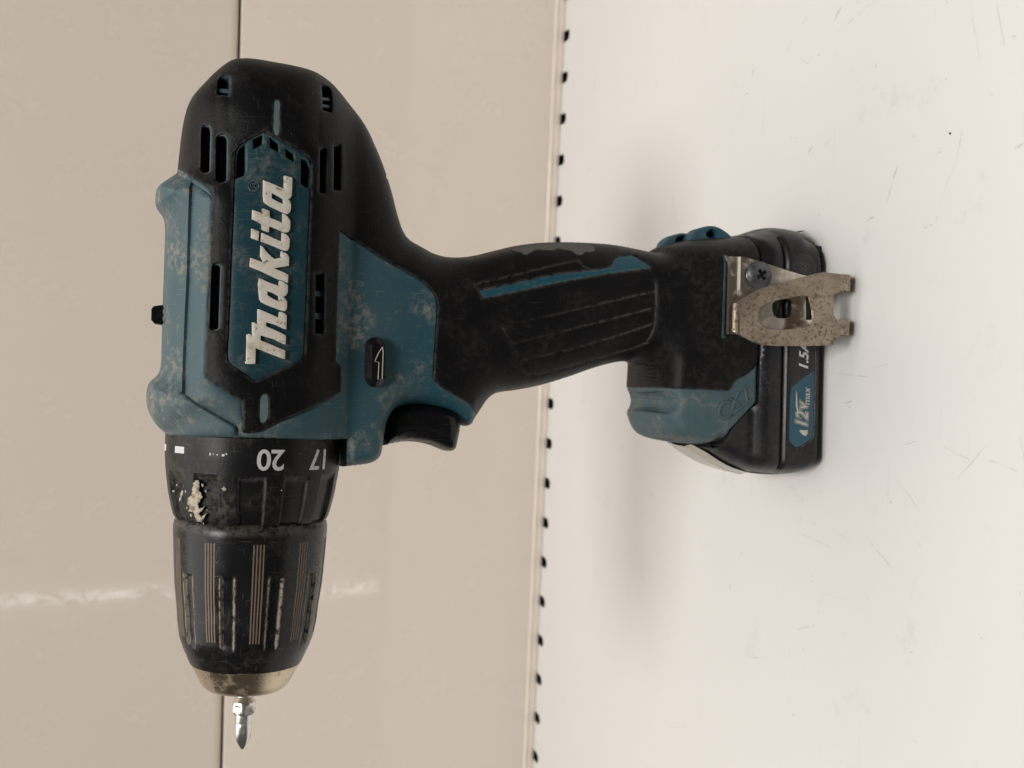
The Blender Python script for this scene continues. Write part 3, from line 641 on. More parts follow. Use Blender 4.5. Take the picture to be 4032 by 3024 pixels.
# raised lettering on the name plate
letters = [
 ('N', [(355, 690), (390, 700), (540, 765), (690, 830), (700, 738), (740, 738), (790, 762), (825, 802), (818, 1025), (780, 1015), (640, 950), (490, 905), (488, 975), (600, 1020), (700, 1065), (810, 1125), (808, 1270), (770, 1262), (600, 1180), (400, 1120), (395, 1205), (500, 1240), (650, 1305), (800, 1370), (798, 1510), (760, 1500), (600, 1440), (450, 1380), (318, 1330), (312, 1585), (200, 1590), (150, 1580), (145, 1555), (162, 1540), (168, 1110), (205, 1095), (245, 1110), (258, 1140), (258, 910), (290, 910), (345, 940), (348, 700)], None),
 ('N', [(370, 190), (400, 195), (540, 260), (690, 312), (700, 228), (740, 232), (770, 245), (845, 302), (840, 420), (815, 470), (770, 492), (800, 520), (832, 575), (828, 690), (800, 722), (760, 722), (640, 680), (500, 625), (410, 580), (378, 530), (365, 400), (355, 280)], [(510, 400), (600, 430), (690, 480), (692, 565), (600, 525), (510, 465)]),
 ('M', [(230, 1432), (260, 1437), (440, 1505), (425, 1470), (390, 1400), (400, 1230), (425, 1240), (510, 1350), (620, 1450), (740, 1428), (722, 1400), (732, 1320), (790, 1340), (835, 1374), (863, 1422), (860, 1560), (740, 1580), (610, 1600), (740, 1651), (850, 1706), (846, 1840), (820, 1832), (770, 1806), (690, 1786), (560, 1726), (400, 1646), (240, 1586), (218, 1575)], None),
 ('M', [(410, 1022), (440, 1030), (600, 1105), (735, 1165), (742, 1018), (790, 1032), (840, 1064), (875, 1122), (868, 1250), (850, 1302), (820, 1318), (770, 1312), (650, 1258), (520, 1205), (400, 1160)], None),
 ('M', [(245, 955), (275, 960), (375, 1000), (365, 1145), (345, 1145), (240, 1105)], None),
 ('M', [(262, 650), (290, 655), (420, 700), (422, 630), (440, 625), (548, 670), (548, 775), (650, 815), (752, 860), (755, 708), (790, 716), (840, 757), (885, 830), (880, 960), (860, 1003), (825, 1018), (770, 1010), (660, 960), (540, 915), (535, 1010), (510, 1010), (415, 970), (412, 880), (330, 830), (255, 795)], None),
 ('M', [(440, 160), (470, 172), (640, 242), (778, 305), (778, 95), (800, 90), (918, 125), (908, 415), (885, 452), (848, 474), (880, 510), (897, 565), (890, 660), (865, 698), (835, 716), (800, 706), (700, 662), (560, 595), (480, 545), (445, 505), (437, 400)], [(580, 372), (690, 425), (762, 470), (770, 555), (700, 525), (580, 460)])]
for k, o_, h_ in letters:
    overlay('raised_letter', onH(k, o_, Hbody, .9), Hbody, 1.0, m_logo, plate, [onH(k, h_, Hbody, .9)] if h_ else (), under=.8, bev=.16, step=1.2)
cR = (285, 260); circ = lambda r, n=28: [(cR[0]+r*math.cos(2*math.pi*i/n), cR[1]+r*math.sin(2*math.pi*i/n)) for i in range(n)]
overlay('registered_mark', onH('M', circ(97), Hbody), Hbody, .38, m_plate, plate, [onH('M', circ(76), Hbody)], under=.4, bev=.12, step=.8)
def strokes(name, k, sts, H, off, r, mat, parent):
    V, Fs = [], []
    for st in sts:
        q = onH(k, st, H, 0.0, -21.0); hh = H(np.array(q)); v, f = tube([(a[0], -(y+off), a[1]) for a, y in zip(q, hh)], r, 8)
        b = len(V); V += list(v); Fs += [tuple(i+b for i in g) for g in f]
    return obj(name, V, Fs, mat, parent, angle=60, attrs=dict(wear=[.15]*len(V), dust=[.55]*len(V)))
strokes('registered_letter', 'M', [[(330, 225), (240, 225), (238, 260), (250, 285), (275, 290), (285, 262), (283, 228)], [(284, 270), (335, 300)]], Hbody, .15, .30, m_plate, plate)
strokes('raised_letter', 'X', [[(1300, 770), (1255, 752), (1205, 765), (1160, 815), (1128, 890), (1125, 955), (1155, 1000), (1215, 1018), (1270, 1000), (1320, 965)]], Hbody, -.1, .62, m_basebl, foot)
strokes('raised_letter', 'X', [[(1305, 695), (1370, 740), (1455, 800)], [(1450, 600), (1420, 650), (1375, 745), (1360, 800), (1340, 885)]], Hbody, -.1, .55, m_basebl, foot)
strokes('raised_letter', 'X', [[(1490, 575), (1540, 530), (1598, 490)], [(1550, 525), (1565, 620), (1585, 735)], [(1345, 965), (1420, 900), (1520, 810), (1640, 725)]], Hbody, -.1, .55, m_basebl, foot)
# reversing lever
pill = []
for i in range(24):
    a = 2*math.pi*i/24; pill.append((283+62*math.cos(a), (820 if math.sin(a) < 0 else 1000)+66*math.sin(a)))
lev = overlay('reversing_lever', onH('E', pill, Hbody, 2.5), Hbody, 3.2, m_trig, drill, under=1.2, bev=1.6, step=1.0, wear=.1, dome=.6)
arrow = onH('E', [(322, 812), (332, 840), (326, 1010), (322, 1020), (296, 1020), (302, 915), (276, 908)], Hbody, 3.4)
aV, aF = [], []
strokes('arrow_mark', 'E', [[(326, 815), (330, 845), (324, 1015), (298, 1018), (304, 912), (278, 905), (300, 855), (326, 815)]], lambda P: Hbody(P)+3.86, 0, .13, m_print, lev)
# speed selector on top of the spine
a0, a1 = at('T', (108, 880)), at('T', (104, 1000)); tz = at('T', (50, 935))[2]
sel = obj('speed_selector', [(a1[0]-.2, -2.6, 205), (a0[0]+.2, -2.6, 205), (a0[0]-.9, -2.6, tz-.6), (a0[0]-1.8, -2.3, tz), (a1[0]+1.6, -2.3, tz), (a1[0]+.5, -2.6, tz-1.0),
    (a1[0]-.2, 2.6, 205), (a0[0]+.2, 2.6, 205), (a0[0]-.9, 2.6, tz-.6), (a0[0]-1.8, 2.3, tz), (a1[0]+1.6, 2.3, tz), (a1[0]+.5, 2.6, tz-1.0)],
    [(0, 1, 2, 3, 4, 5), (6, 7, 8, 9, 10, 11), (1, 7, 8, 2), (2, 8, 9, 3), (3, 9, 10, 4), (4, 10, 11, 5), (5, 11, 6, 0)], m_trig, drill, angle=25)
# trigger
tr = plane('E', [(335, 1442), (400, 1420), (480, 1408), (560, 1412), (640, 1430), (700, 1455), (740, 1470), (772, 1470), (792, 1455), (800, 1430), (812, 1380), (828, 1300), (800, 1200), (640, 1150), (400, 1150), (330, 1250)], -6)
tr = chaikin(tr, 1); tseg = segs_of(tr)
Htr = lambda P: np.where(inside(P, tr), 10.5*prof(segdist(P, tseg)/5.5, 2.4), 0.0)
def inflated(name, poly, H, mat, parent, step=1.6, attrs=None, extra=None, angle=40, lines=()):
    poly = resample(poly, 1.1); sg = segs_of(poly); g = grid(poly, step); g = g[inside(g, poly)]; g = g[segdist(g, sg) > 1.0]
    rr = []
    for d in (.12, .4, .9, 1.6, 2.6):
        q = np.array(offset_pts(poly, d)+offset_pts(poly, -d)); q = q[inside(q, poly)]; rr.append(q[segdist(q, sg) > d*.9])
    if extra is not None: e = np.array(extra); e = e[inside(e, poly)]; rr.append(e[segdist(e, sg) > .3])
    P, T = cdt(np.vstack([g]+rr), [poly], lines); T = T[inside(P[T].mean(1), poly)]; h = H(P); h[segdist(P, sg) < .004] = 0
    return skin(name, P, T, h, 0, mat, parent, True, dict(wear=np.zeros(len(P)), dust=np.zeros(len(P))) if attrs is None else attrs(P), angle=angle)
inflated('trigger', tr, Htr, m_trig, drill)
# ------------------------------------------------------------------ clutch collar, chuck and nose, turned about the drill's axis
chk = math.atan(.018)
def axis_obj(o, x0):
    o.location = (x0*MM, 0, ZAX(x0)*MM); o.rotation_euler = (0, chk, 0); return o
def radii(k, rows):
    o = []
    for xl, xr, y in rows:
        a, b = at(k, (xl, y)), at(k, (xr, y)); o.append(((a[0]+b[0])/2, abs(a[2]-b[2])/2))
    return o
X0 = -17.0
def Hlathe(tab):
    tx = np.array([c[0] for c in tab])[::-1]; tr_ = np.array([c[1] for c in tab])[::-1]
    return lambda P: np.sqrt(np.maximum(np.interp(P[:, 0], tx, tr_)**2-(P[:, 1]-ZAX(P[:, 0]))**2, .01))
def lx_(k, p, H): return onH(k, [p], H)[0][0]
col = radii('C', [(245, 1945, 150), (250, 1945, 330), (268, 1932, 520), (288, 1898, 700), (314, 1856, 850), (334, 1834, 915), (350, 1818, 940), (380, 1788, 955)])
chu = radii('K', [(235, 1960, 88), (185, 2012, 108), (152, 2042, 145), (134, 2048, 200), (133, 2046, 260), (138, 2034, 400), (142, 2010, 650), (150, 1985, 900), (172, 1930, 1200)]) \
    + radii('D', [(222, 1478, 300), (240, 1445, 450), (262, 1400, 545), (292, 1362, 620), (324, 1336, 684)])
nos = radii('D', [(330, 1330, 690), (365, 1292, 752), (405, 1240, 845), (432, 1205, 893), (470, 1160, 925)])
def dense(tab, step=1.0, x_off=X0):
    xs, rs = [], []
    for (xa, ra), (xb_, rb) in zip(tab[:-1], tab[1:]):
        k = max(1, int(abs(xb_-xa)/step))
        for i in range(k): xs.append(xa+(xb_-xa)*i/k-x_off); rs.append(ra+(rb-ra)*i/k)
    xs.append(tab[-1][0]-x_off); rs.append(tab[-1][1]); return xs, rs
xs, rs = dense([(X0+2.5, 24.4), (X0+.6, 24.5), (X0+.55, col[0][1]-.6), (X0+.1, col[0][1])]+col[1:]+[(col[-1][0]-.3, 19), (col[-1][0]-2.2, 18.6)], 1.0)
Hc_ = Hlathe(col); xp0, xp1 = lx_('C', (1000, 575), Hc_)-X0, lx_('C', (1000, 1010), Hc_)-X0
def pad(x, p):
    """the twelve finger recesses: 1 inside one, 0 outside"""
    a = (math.degrees(p)+10) % 30-15; wdt = 8.2
    e = float(sstep(wdt+1.4, wdt-.6, abs(a))); return e*float(sstep(xp0+.4, xp0-1.0, x))
collar = axis_obj(lathe('clutch_collar', xs, rs, m_collar, drill, 480, lambda x, p: -1.15*pad(x, p) if x > xp1-1.4 else -1.15*pad(x, p)*max(0, 1-(xp1-1.4-x)/1.2),
    attrf=lambda x, p: (.55*4*pad(x, p)*(1-pad(x, p)), .15+.55*max(0, math.sin(p)))), X0)
xs2, rs2 = dense([(chu[0][0]+.2, 17.0)]+chu+[(chu[-1][0]-.1, nos[0][1]-.9)], .8)
Hk_ = Hlathe(chu); xf0, xf1 = lx_('K', (1000, 885), Hk_)-X0, lx_('D', (900, 600), Hk_)-X0
def flute(x, p):
    a = (math.degrees(-p)+20+18) % 36-18
    k = float(sstep(xf0+.3, xf0-.6, x)*sstep(xf1-.6, xf1+1.2, x))
    return float(sstep(5.6, 4.4, abs(a)))*k, a, k
def chattr(x, p):
    f, a, k = flute(x, p); e = math.exp(-((abs(a)-5.1)/1.0)**2)*k
    fl = 1.0 if x > chu[2][0]-X0-1.5 else 0.0
    return (min(2.6*e+.25*fl, 2.4), .08)
chuck = axis_obj(lathe('chuck_sleeve', xs2, rs2, m_chuck, drill, 720, lambda x, p: -.85*flute(x, p)[0], attrf=chattr), X0)
xs3, rs3 = dense(nos+[(nos[-1][0]-.6, nos[-1][1]-2.5), (nos[-1][0]-.7, 6.0), (nos[-1][0]+3, 3.6)], .8)
nose = axis_obj(lathe('chuck_nose', xs3, rs3, m_ring, drill, 144), X0)
# fine grooved lines in ten groups of four round the sleeve
chx = np.array([c[0]-X0 for c in chu])[::-1]; chr_ = np.array([c[1] for c in chu])[::-1]
xa, xb2 = lx_('K', (1050, 462), Hk_)-X0, lx_('D', (830, 545), Hk_)-X0
lx = np.linspace(xa, xb2, 30); V, Fs = [], []
for i, x in enumerate(lx):
    r = float(np.interp(x, chx, chr_)); hw = .2/r
    for a, dr in ((-hw*1.2, -.25), (-hw, .045), (hw, .045), (hw*1.2, -.25)): V.append((x, -(r+dr)*math.cos(a), (r+dr)*math.sin(a)))
for i in range(len(lx)-1):
    for j in range(3): Fs.append((4*i+j, 4*i+j+1, 4*i+j+5, 4*i+j+4))
ln0 = obj('grooved_line', V, Fs, m_groove, chuck, angle=60)
first = True
for g in range(10):
    for j in range(4):
        o = ln0 if first else ln0.copy()
        if not first: sc.collection.objects.link(o); o.parent = chuck
        first = False
        o.rotation_euler = (-(R_(2+36*g)*-1+(j-1.5)*.92/22.0), 0, 0)
# dried plaster on the collar
Hcol_x = np.array([c[0] for c in col])[::-1]; Hcol_r = np.array([c[1] for c in col])[::-1]
def Hcol(P):
    r = np.interp(P[:, 0], Hcol_x, Hcol_r); dz = P[:, 1]-ZAX(P[:, 0]); return np.sqrt(np.maximum(r*r-dz*dz, .01))
def splat(k, pts, top=.2):
    pts = resample(pts, 9); pts = [(a+rng.normal(0, 3.2), b+rng.normal(0, 3.2)) for a, b in pts]
    overlay('plaster_splash', onH(k, pts, Hcol), Hcol, top, m_plaster, drill, under=.9, bev=.25, step=.7, wear=0, hook=lambda P: rng.uniform(-.12, .15, len(P)))
splat('C', [(540, 590), (580, 600), (575, 680), (592, 720), (605, 750), (585, 800), (560, 830), (580, 870), (625, 850), (600, 890), (570, 910), (590, 950), (650, 915), (625, 960), (600, 1000), (550, 990), (540, 950), (520, 900), (470, 890), (490, 860), (465, 820), (465, 770), (500, 740), (510, 680), (520, 620)])
splat('C', [(392, 790), (405, 760), (415, 720), (425, 700), (412, 690), (400, 700), (388, 750), (382, 800)], .15)
for sx_, sy_, sr_ in ((610, 640, 14), (640, 700, 9), (500, 930, 12), (455, 860, 13), (440, 700, 10), (360, 640, 9), (620, 1010, 9), (420, 640, 7), (330, 700, 8), (655, 880, 7), (930, 735, 7), (1370, 690, 8), (560, 1020, 10)):
    splat('C', [(sx_+sr_*math.cos(t)*random.uniform(.6, 1.1), sy_+1.3*sr_*math.sin(t)*random.uniform(.6, 1.1)) for t in np.linspace(0, 6.28, 9)[:-1]], .10)
splat('C', [(790, 660), (820, 650), (840, 680), (825, 700), (800, 690)], .12)
# printed torque numbers and marks on the collar
def on_collar(name, V, Fs, xc, phi, lift=.06):
    o = []
    for u, v, _ in V:
        x = xc-v; r = float(np.interp(x, Hcol_x, Hcol_r))+lift; a = phi+u/r
        o.append((x-X0, -r*math.cos(a), r*math.sin(a)))
    return obj(name, o, Fs, m_white, collar, smooth=False)
xn = lx_('C', (1190, 385), Hc_)
for s, deg in (('20', -6.3), ('17', -42.3), ('14', -79.5)):
    V, Fs = text_mesh(s, 8.2, 0, .14, 0, .95); on_collar('torque_number', V, Fs, xn, R_(deg))
xd = lx_('C', (375, 310), Hc_)
q = [(-2.3, -.95, 0), (2.3, -.95, 0), (2.3, .95, 0), (-2.3, .95, 0), (0, -.95, 0), (0, .95, 0)]
on_collar('index_mark', q, [(0, 4, 5, 3), (4, 1, 2, 5)], xd, R_(57.5))
on_collar('index_mark', q, [(0, 4, 5, 3), (4, 1, 2, 5)], xd, R_(84))
for (u, v, a, b) in ((1.9, 0, .5, .7), (.9, -.1, .35, .3), (-.3, .05, .4, .35), (-2.0, .1, .9, .6), (-2.9, -.3, .4, .5)):
    on_collar('drill_symbol', [(u-a/2, v-b/2, 0), (u+a/2, v-b/2, 0), (u+a/3, v+b/2, 0), (u-a/3, v+b/2, 0)], [(0, 1, 2, 3)], lx_('C', (700, 350), Hc_), R_(27.5))
# ------------------------------------------------------------------ screwdriver bit held in the chuck
bx = lambda y: at('D', (830, y))[0]
bw = lambda a, b: abs(at('D', (a, 1100))[2]-at('D', (b, 1100))[2])/2
rows = [(940, bw(765, 912), 'c'), (1008, bw(766, 912), 'c'), (1030, bw(750, 925), 'c'), (1052, bw(730, 938), 'c'), (1072, bw(726, 942), 'c'), (1088, bw(724, 944), 'h'), (1112, bw(722, 946), 'h'), (1145, bw(724, 944), 'h'), (1163, bw(738, 930), 'c'), (1170, bw(750, 906), 'c'),
        (1240, bw(748, 906), 'c'), (1246, bw(750, 904), 'c'), (1252, bw(748, 906), 'c'), (1290, bw(745, 904), 'f0'), (1330, bw(744, 900), 'f1'), (1385, bw(746, 896), 'f2'), (1425, bw(765, 878), 'f3'), (1465, bw(790, 846), 'f3'), (1484, bw(798, 832), 'f3')]
def bshape(kind, p, r):
    if kind == 'h': return min(r/ max(math.cos((p+.35+math.pi/6) % (math.pi/3)-math.pi/6), .5)*.90, r*1.0)
    if kind[0] == 'f':
        d = {'0': .0, '1': .04, '2': .13, '3': .24}[kind[1]]; a = abs(((p+.5) % (math.pi/2))-math.pi/4)/(math.pi/4)
        return r*(1-d*(1-a)**.8)
    return r
bit = empty('screwdriver_bit'); tag(bit, 'short shiny steel cross-head screwdriver bit held in the chuck', 'drill bit')
def bpiece(name, sel_):
    V, Fs = [], []; nph = 72
    for y, r, kd in sel_:
        for j in range(nph):
            p = 2*math.pi*j/nph; rr = bshape(kd, p, r); V.append((bx(y)-X0, -rr*math.cos(p), rr*math.sin(p)))
    for i in range(len(sel_)-1):
        for j in range(nph): Fs.append((i*nph+j, i*nph+(j+1) % nph, (i+1)*nph+(j+1) % nph, (i+1)*nph+j))
    for i in (0, len(sel_)-1): Fs.append(tuple(i*nph+j for j in range(nph)))
    return axis_obj(obj(name, V, Fs, m_bit, bit, angle=24), X0)
bpiece('shank', rows[:9]); bpiece('tip', rows[8:])
# ------------------------------------------------------------------ battery pack
rear = plane('F', [(735, 112), (800, 108), (870, 82), (920, 67), (980, 70), (1050, 86), (1120, 102)], -6)
Bt = [(15, 34), (40, 30)] + rear + [(53.0, 4.4), (51.4, 1.6), (48.5, .5), (0, .5), (-22.5, .5), (-26.3, 1.6), (-28.2, 4.6), (-29.0, 10), (-28.8, 16), (-27.8, 22.5), (-25.9, 29), (-23.4, 33.8), (-20.5, 38.6), (-17.4, 43.6), (-13, 46), (-8, 46), (0, 40)]
Bt = [Bt[0]]+chaikin(Bt[1:-1], 1, False)+[Bt[-1]]
bp = np.array(Bt); zr = bp[:, 1]
e_bot = segs_of([(53.0, 3.4), (50.5, .5), (-25.0, .5), (-28.2, 3.4)], False)
i0 = [i for i, q in enumerate(Bt) if q[0] > 45]; e_rear = segs_of([q for q in Bt if q[0] > 47.0 and q[1] > 3], False)
fr = [q for q in Bt if q[0] < -12 and q[1] > 3]; e_front = segs_of(fr, False); e_top = segs_of([Bt[-2], Bt[-1], Bt[0], Bt[1]], False)
GZ = 15.9
def Hbat(P):
    P = np.asarray(P, float); x, z = P[:, 0], P[:, 1]
    ridge_ = 25.4*prof(np.clip((33.5-z)/9.0, 0, 1), 2.0)*.45+25.4*.55-1.6*np.exp(-((z-26.5)/2.2)**2)*0
    low = 25.2-.5*sstep(4, 0, z)
    W = np.where(z > GZ, np.where(z > 24.3, 22.2+1.75*sstep(27, 24.3, z), 21.4+4.0*np.sqrt(np.maximum(1-((z-20.3)/5.4)**2, .05))), low)
    W = W-.9*np.exp(-((z-GZ)/.55)**2)
    W = W-4.0*sstep(-14, -19, x)*sstep(20, 26, z)*0
    h = W*prof(segdist(P, e_rear)/13.0, 2.3)*prof(segdist(P, e_front)/6.5, 2.6)*prof(segdist(P, e_bot)/3.4, 2.1)
    hbd = Hbody(P); h = np.where(inside(P, S), np.minimum(h, np.maximum(hbd-1.2, 0)), h)
    return np.where(inside(P, Bt), h, 0.0)
rows_b = [[(x, GZ+dd_) for x in np.arange(-25.5, 50.5, 1.0)] for dd_ in (-1.5, -1.0, -.6, -.3, 0, .3, .6, 1.0, 1.5)]
bl = resample([(46.0, 24.4)]+S_bot[1:]+S_diag, .7, False)
bo = [[q for q in offset_pts(bl, dd_, False)] for dd_ in (.10, -.10)]
batt = inflated('battery_pack', Bt, Hbat, m_batt, drill, 1.7, lambda P: dict(wear=.12*np.exp(-((P[:, 1]-GZ-.7)/.6)**2)+.2*np.exp(-(segdist(P, e_front)/1.2)**2), dust=.2+0*P[:, 0]), None, 40, rows_b+bo)
for fx, fy in ((44, -17), (44, 17), (-19, -17), (-19, 17)): box('foot_pad', (fx-4, fy-3, .0), (fx+4, fy+3, 2.4), m_batt, batt, .3)
# glossy release latch on the sloping front of the pack
lf_ = chaikin([(-19.2, 41.4), (-21.1, 38.4), (-23.9, 33.8), (-26.4, 29), (-28.0, 23.5), (-28.6, 20.0)], 1, False)
V, Fs = [], []; ny = 15
for i, q in enumerate(lf_):
    e = min(i, len(lf_)-1-i)/3.0; hw = 12.5*(.72+.28*min(1, e))
    for j in range(ny):
        t = -1+2*j/(ny-1); V.append((q[0]-.35+.9*t*t-.35*math.exp(-((t+.45)/.12)**2), t*hw-.5, q[1]-.2*t*t))
for i in range(len(lf_)-1):
    for j in range(ny-1): Fs.append((i*ny+j, i*ny+j+1, (i+1)*ny+j+1, (i+1)*ny+j))
obj('release_latch', V, Fs, m_latch, batt, angle=60)
# label recess print, in two colours, with its writing
def flatY(k, pts, off=0.0): return onH(k, pts, Hbat, off, -25.0)
lab_all = flatY('S', [(283, 120), (530, 120), (540, 170), (535, 350), (528, 400), (296, 575), (290, 560), (285, 300)])
lab_blue = flatY('S', [(294, 580), (526, 402), (524, 560), (520, 800), (512, 1050), (505, 1075), (470, 1110), (385, 1165), (350, 1180), (335, 1172), (285, 1125), (274, 1095), (277, 900), (284, 700)])
xr = flatY('S', [(283, 120)])[0][0]
blk = [(xr-.1, lab_all[0][1]), (xr-.1, lab_all[1][1])] + lab_all[2:]
lab_blk = [(40.0, lab_all[0][1]), (44.5, lab_all[0][1]-3.0), (44.0, lab_all[1][1]+2.0), (41, lab_all[1][1])] + lab_all[2:]
overlay('label_black', lab_blk, Hbat, .06, m_label, batt, under=.2, bev=.1, step=2.0, wear=.25)
lbb = overlay('label_blue', lab_blue, Hbat, .07, m_labelb, batt, under=.2, bev=.1, step=2.0, wear=.25)
rimp = resample(chaikin(flatY('S', [(540, 100), (545, 350), (538, 560), (532, 800), (522, 1060), (512, 1092), (470, 1128), (350, 1198)]), 1, False), 1.0, False)
v, f = tube([(q[0], -(y-.05), q[1]) for q, y in zip(rimp, Hbat(np.array(rimp)))], .28, 8)
obj('label_rim', v, f, m_batt, batt, angle=60, attrs=dict(wear=[.5]*len(v), dust=[.3]*len(v)))
def on_batt(name, V, Fs, xc, zc, mat, lift, sx=1.0, rot=0.0):
    c, s = math.cos(rot), math.sin(rot)
    P = np.array([(xc+(u*c-v*s)*sx, zc+(u*s+v*c)) for u, v, _ in V]); h = Hbat(P)
    return obj(name, [(p[0], -(y+lift), p[1]) for p, y in zip(P, h)], Fs, mat, batt, smooth=False)
c15 = flatY('S', [(415, 290)])[0]; c12 = flatY('S', [(395, 872)])[0]; cmx = flatY('S', [(452, 670)])[0]
V, Fs = text_mesh('1.5Ah', 4.7, .28, .12, 0, 1.0, 'LEFT'); e15 = flatY('S', [(415, 412)])[0]; on_batt('capacity_print', V, Fs, e15[0], e15[1]-.2, m_white, .14, 1.05)
for off_, m_, l_ in ((.42, m_print, .10), (.26, m_pdark, .13), (.06, m_print, .16)):
    V, Fs = text_mesh('12', 6.2, .25, off_, 0, 1.0, 'LEFT'); s12 = flatY('S', [(398, 1000)])[0]; on_batt('voltage_print', V, Fs, s12[0]+.4, s12[1], m_, l_, .86, R_(-3))
    V, Fs = text_mesh('v', 5.6, .25, off_, 0, 1.0, 'LEFT'); sv = flatY('S', [(398, 812)])[0]; on_batt('voltage_print', V, Fs, sv[0]+.2, sv[1]-.2, m_, l_+.004, .95, R_(-3))
V, Fs = text_mesh('max', 3.3, .28, .02, 0, 1.0); on_batt('voltage_print', V, Fs, cmx[0], cmx[1], m_print, .14)
sw = flatY('S', [(343, 600), (350, 640), (360, 790), (372, 810), (350, 812), (338, 760)]); on_batt('swoosh_print', [(q[0], q[1], 0) for q in sw], [tuple(range(6))], 0, 0, m_print, .11)
sw = flatY('S', [(372, 1010), (395, 1040), (420, 1062), (445, 1060), (460, 1030), (455, 1000), (430, 1010), (400, 1000)]); on_batt('swoosh_print', [(q[0], q[1], 0) for q in sw], [tuple(range(8))], 0, 0, m_print, .115)
cn = flatY('G', [(1310, 470)])[0]
m_litho = m_print
for off_, m_, l_ in ((.20, m_worn, .10), (.06, m_label, .13)):
    V, Fs = text_mesh('Li-ION', 4.4, .28, off_, 0, 1.0, 'RIGHT'); on_batt('cell_print', V, Fs, cn[0]+2.4, cn[1]+.2, m_, l_)
# ------------------------------------------------------------------ belt clip
def plate_on(poly, holes, Yf, th, step=1.5):
    """flat plate with outline poly (x,z) on the sloping plane y=Yf(z): verts, faces (front and back)"""
    poly = resample(poly, step); holes = [resample(h_, step) for h_ in holes]
    P, T = cdt(np.zeros((0, 2)), [poly]+holes); c = P[T].mean(1); k = inside(c, poly)
    for h_ in holes: k &= ~inside(c, h_)
    T = T[k]; n = len(P); be = boundary(T); sg = segs_of(poly)
    V = [(p[0], Yf(p[1]), p[1]) for p in P]+[(p[0], Yf(p[1])+th, p[1]) for p in P]
    return V, [tuple(t) for t in T]+[tuple(t[::-1]+n) for t in T]+[(a, b, b+n, a+n) for a, b in be]
def solve(k, pts, Yf):
    o = []
    for p in pts:
        z = 20.0
        for _ in range(8): q = at(k, p, Yf(z)); z = q[2]
        o.append((q[0], q[2]))
    return o
ZC = 7.6; YF = lambda z: -43.0+(z-ZC)*(5.5/31.0); YB = lambda z: -30.2+(z-ZC)*(6.2/30.0)
TH = 1.1
hook_o = solve('F', [(768, 506), (800, 488), (850, 458), (900, 432), (1000, 402), (1080, 383), (1150, 362), (1230, 342), (1270, 334)], YF)
hk_l = solve('F', [(905, 766), (845, 744), (800, 720), (774, 704)], YF)
xu0, xu1 = at('F', (1405, 352), -41)[0], at('F', (1410, 448), -41)[0]
xl0, xl1 = at('F', (1435, 622), -41)[0], at('F', (1440, 712), -41)[0]
nt_ = solve('F', [(1365, 455), (1340, 464), (1328, 500), (1332, 590), (1350, 616), (1368, 620)], YF)
bot = solve('F', [(1200, 772), (1000, 773)], YF); br = solve('F', [(1330, 768)], YF)
front = hook_o + [(xu0+.3, ZC+3.5), (xu0, ZC), (xu1, ZC)] + nt_ + [(xl0, ZC), (xl1+.1, ZC)] + br + bot + hk_l
hole = (solve('F', [(890, 545), (930, 517), (1000, 500), (1150, 470), (1190, 480), (1207, 545), (1212, 610), (1200, 652), (1150, 666), (1000, 680), (930, 672), (895, 642), (880, 600)], YF))
V, Fs = plate_on(front, [hole], YF, TH)
def addm(v, f):
    b = len(V); V.extend(v); Fs.extend([tuple(int(i)+b for i in g) for g in f])
rC = (YB(ZC)-YF(ZC))/2; yc = (YB(ZC)+YF(ZC))/2
for xa_, xb_ in ((xu1, xu0), (xl1+.1, xl0)):
    v, f = [], []; n = 14
    for i in range(n+1):
        a = math.pi*i/n
        for rr in (rC, rC-TH):
            for x in (xa_, xb_):
                v.append((x, yc-rr*math.cos(a), ZC-(rr-rC*0)*math.sin(a)))
    for i in range(n):
        b = 4*i; f += [(b, b+1, b+5, b+4), (b+2, b+6, b+7, b+3), (b, b+4, b+6, b+2), (b+1, b+3, b+7, b+5)]
    addm(v, f)
# lead-in lip at the free upper end of the hook
la, lb = solve('F', [(768, 508), (773, 702)], YF)
lv = []
for i in range(7):
    a = i/6*1.35
    for rr in (0, TH):
        for x in (la[0]-.2, lb[0]+.2):
            y = YF(la[1])+ (1.5-(1.5-rr)*math.cos(a)); z = la[1]+(1.5-rr)*math.sin(a)-.05*0; lv.append((x*(1-.0)+((la[0]+lb[0])/2-x)*.12*i/6, y, z))
lf = []
for i in range(6):
    b = 4*i; lf += [(b, b+1, b+5, b+4), (b+2, b+6, b+7, b+3), (b, b+4, b+6, b+2), (b+1, b+3, b+7, b+5)]
lf.append((24, 25, 27, 26)); addm(lv, lf)
clip = obj('belt_clip', V, Fs, m_clip, drill, angle=32)
# mounting leg of the clip: flat with a rounded shoulder into the slot, tapering down to the bend
bk_t = solve('F', [(800, 245), (870, 262), (940, 285), (1050, 322), (1150, 352)], YB)
zt = solve('F', [(775, 470)], YB)[0][1]
xt0, xt1 = solve('F', [(775, 243)], YB)[0][0], solve('F', [(775, 705)], YB)[0][0]
leg = [(xt1, zt), (xt0, zt)] + bk_t + [(xu0, ZC+1), (xu0, ZC), (xl1, ZC), (xt1, ZC+8)]
bhole = chaikin(solve('F', [(965, 505), (1080, 488), (1082, 560), (1070, 598), (1040, 610), (990, 608), (968, 580)], YB), 1)
bhole2 = solve('F', [(1165, 470), (1198, 470), (1204, 618), (1166, 618)], YB)
V, Fs = plate_on(leg, [bhole, bhole2], YB, TH)
v = []; n = 8; rS = 8.0; yt = YB(zt); ang = .95
for i in range(n+1):
    a = ang*i/n
    for rr in (rS, rS-TH):
        for x in (xt1, xt0): v.append((x, yt+rS-rr*math.cos(a), zt+rr*math.sin(a)))
f = []
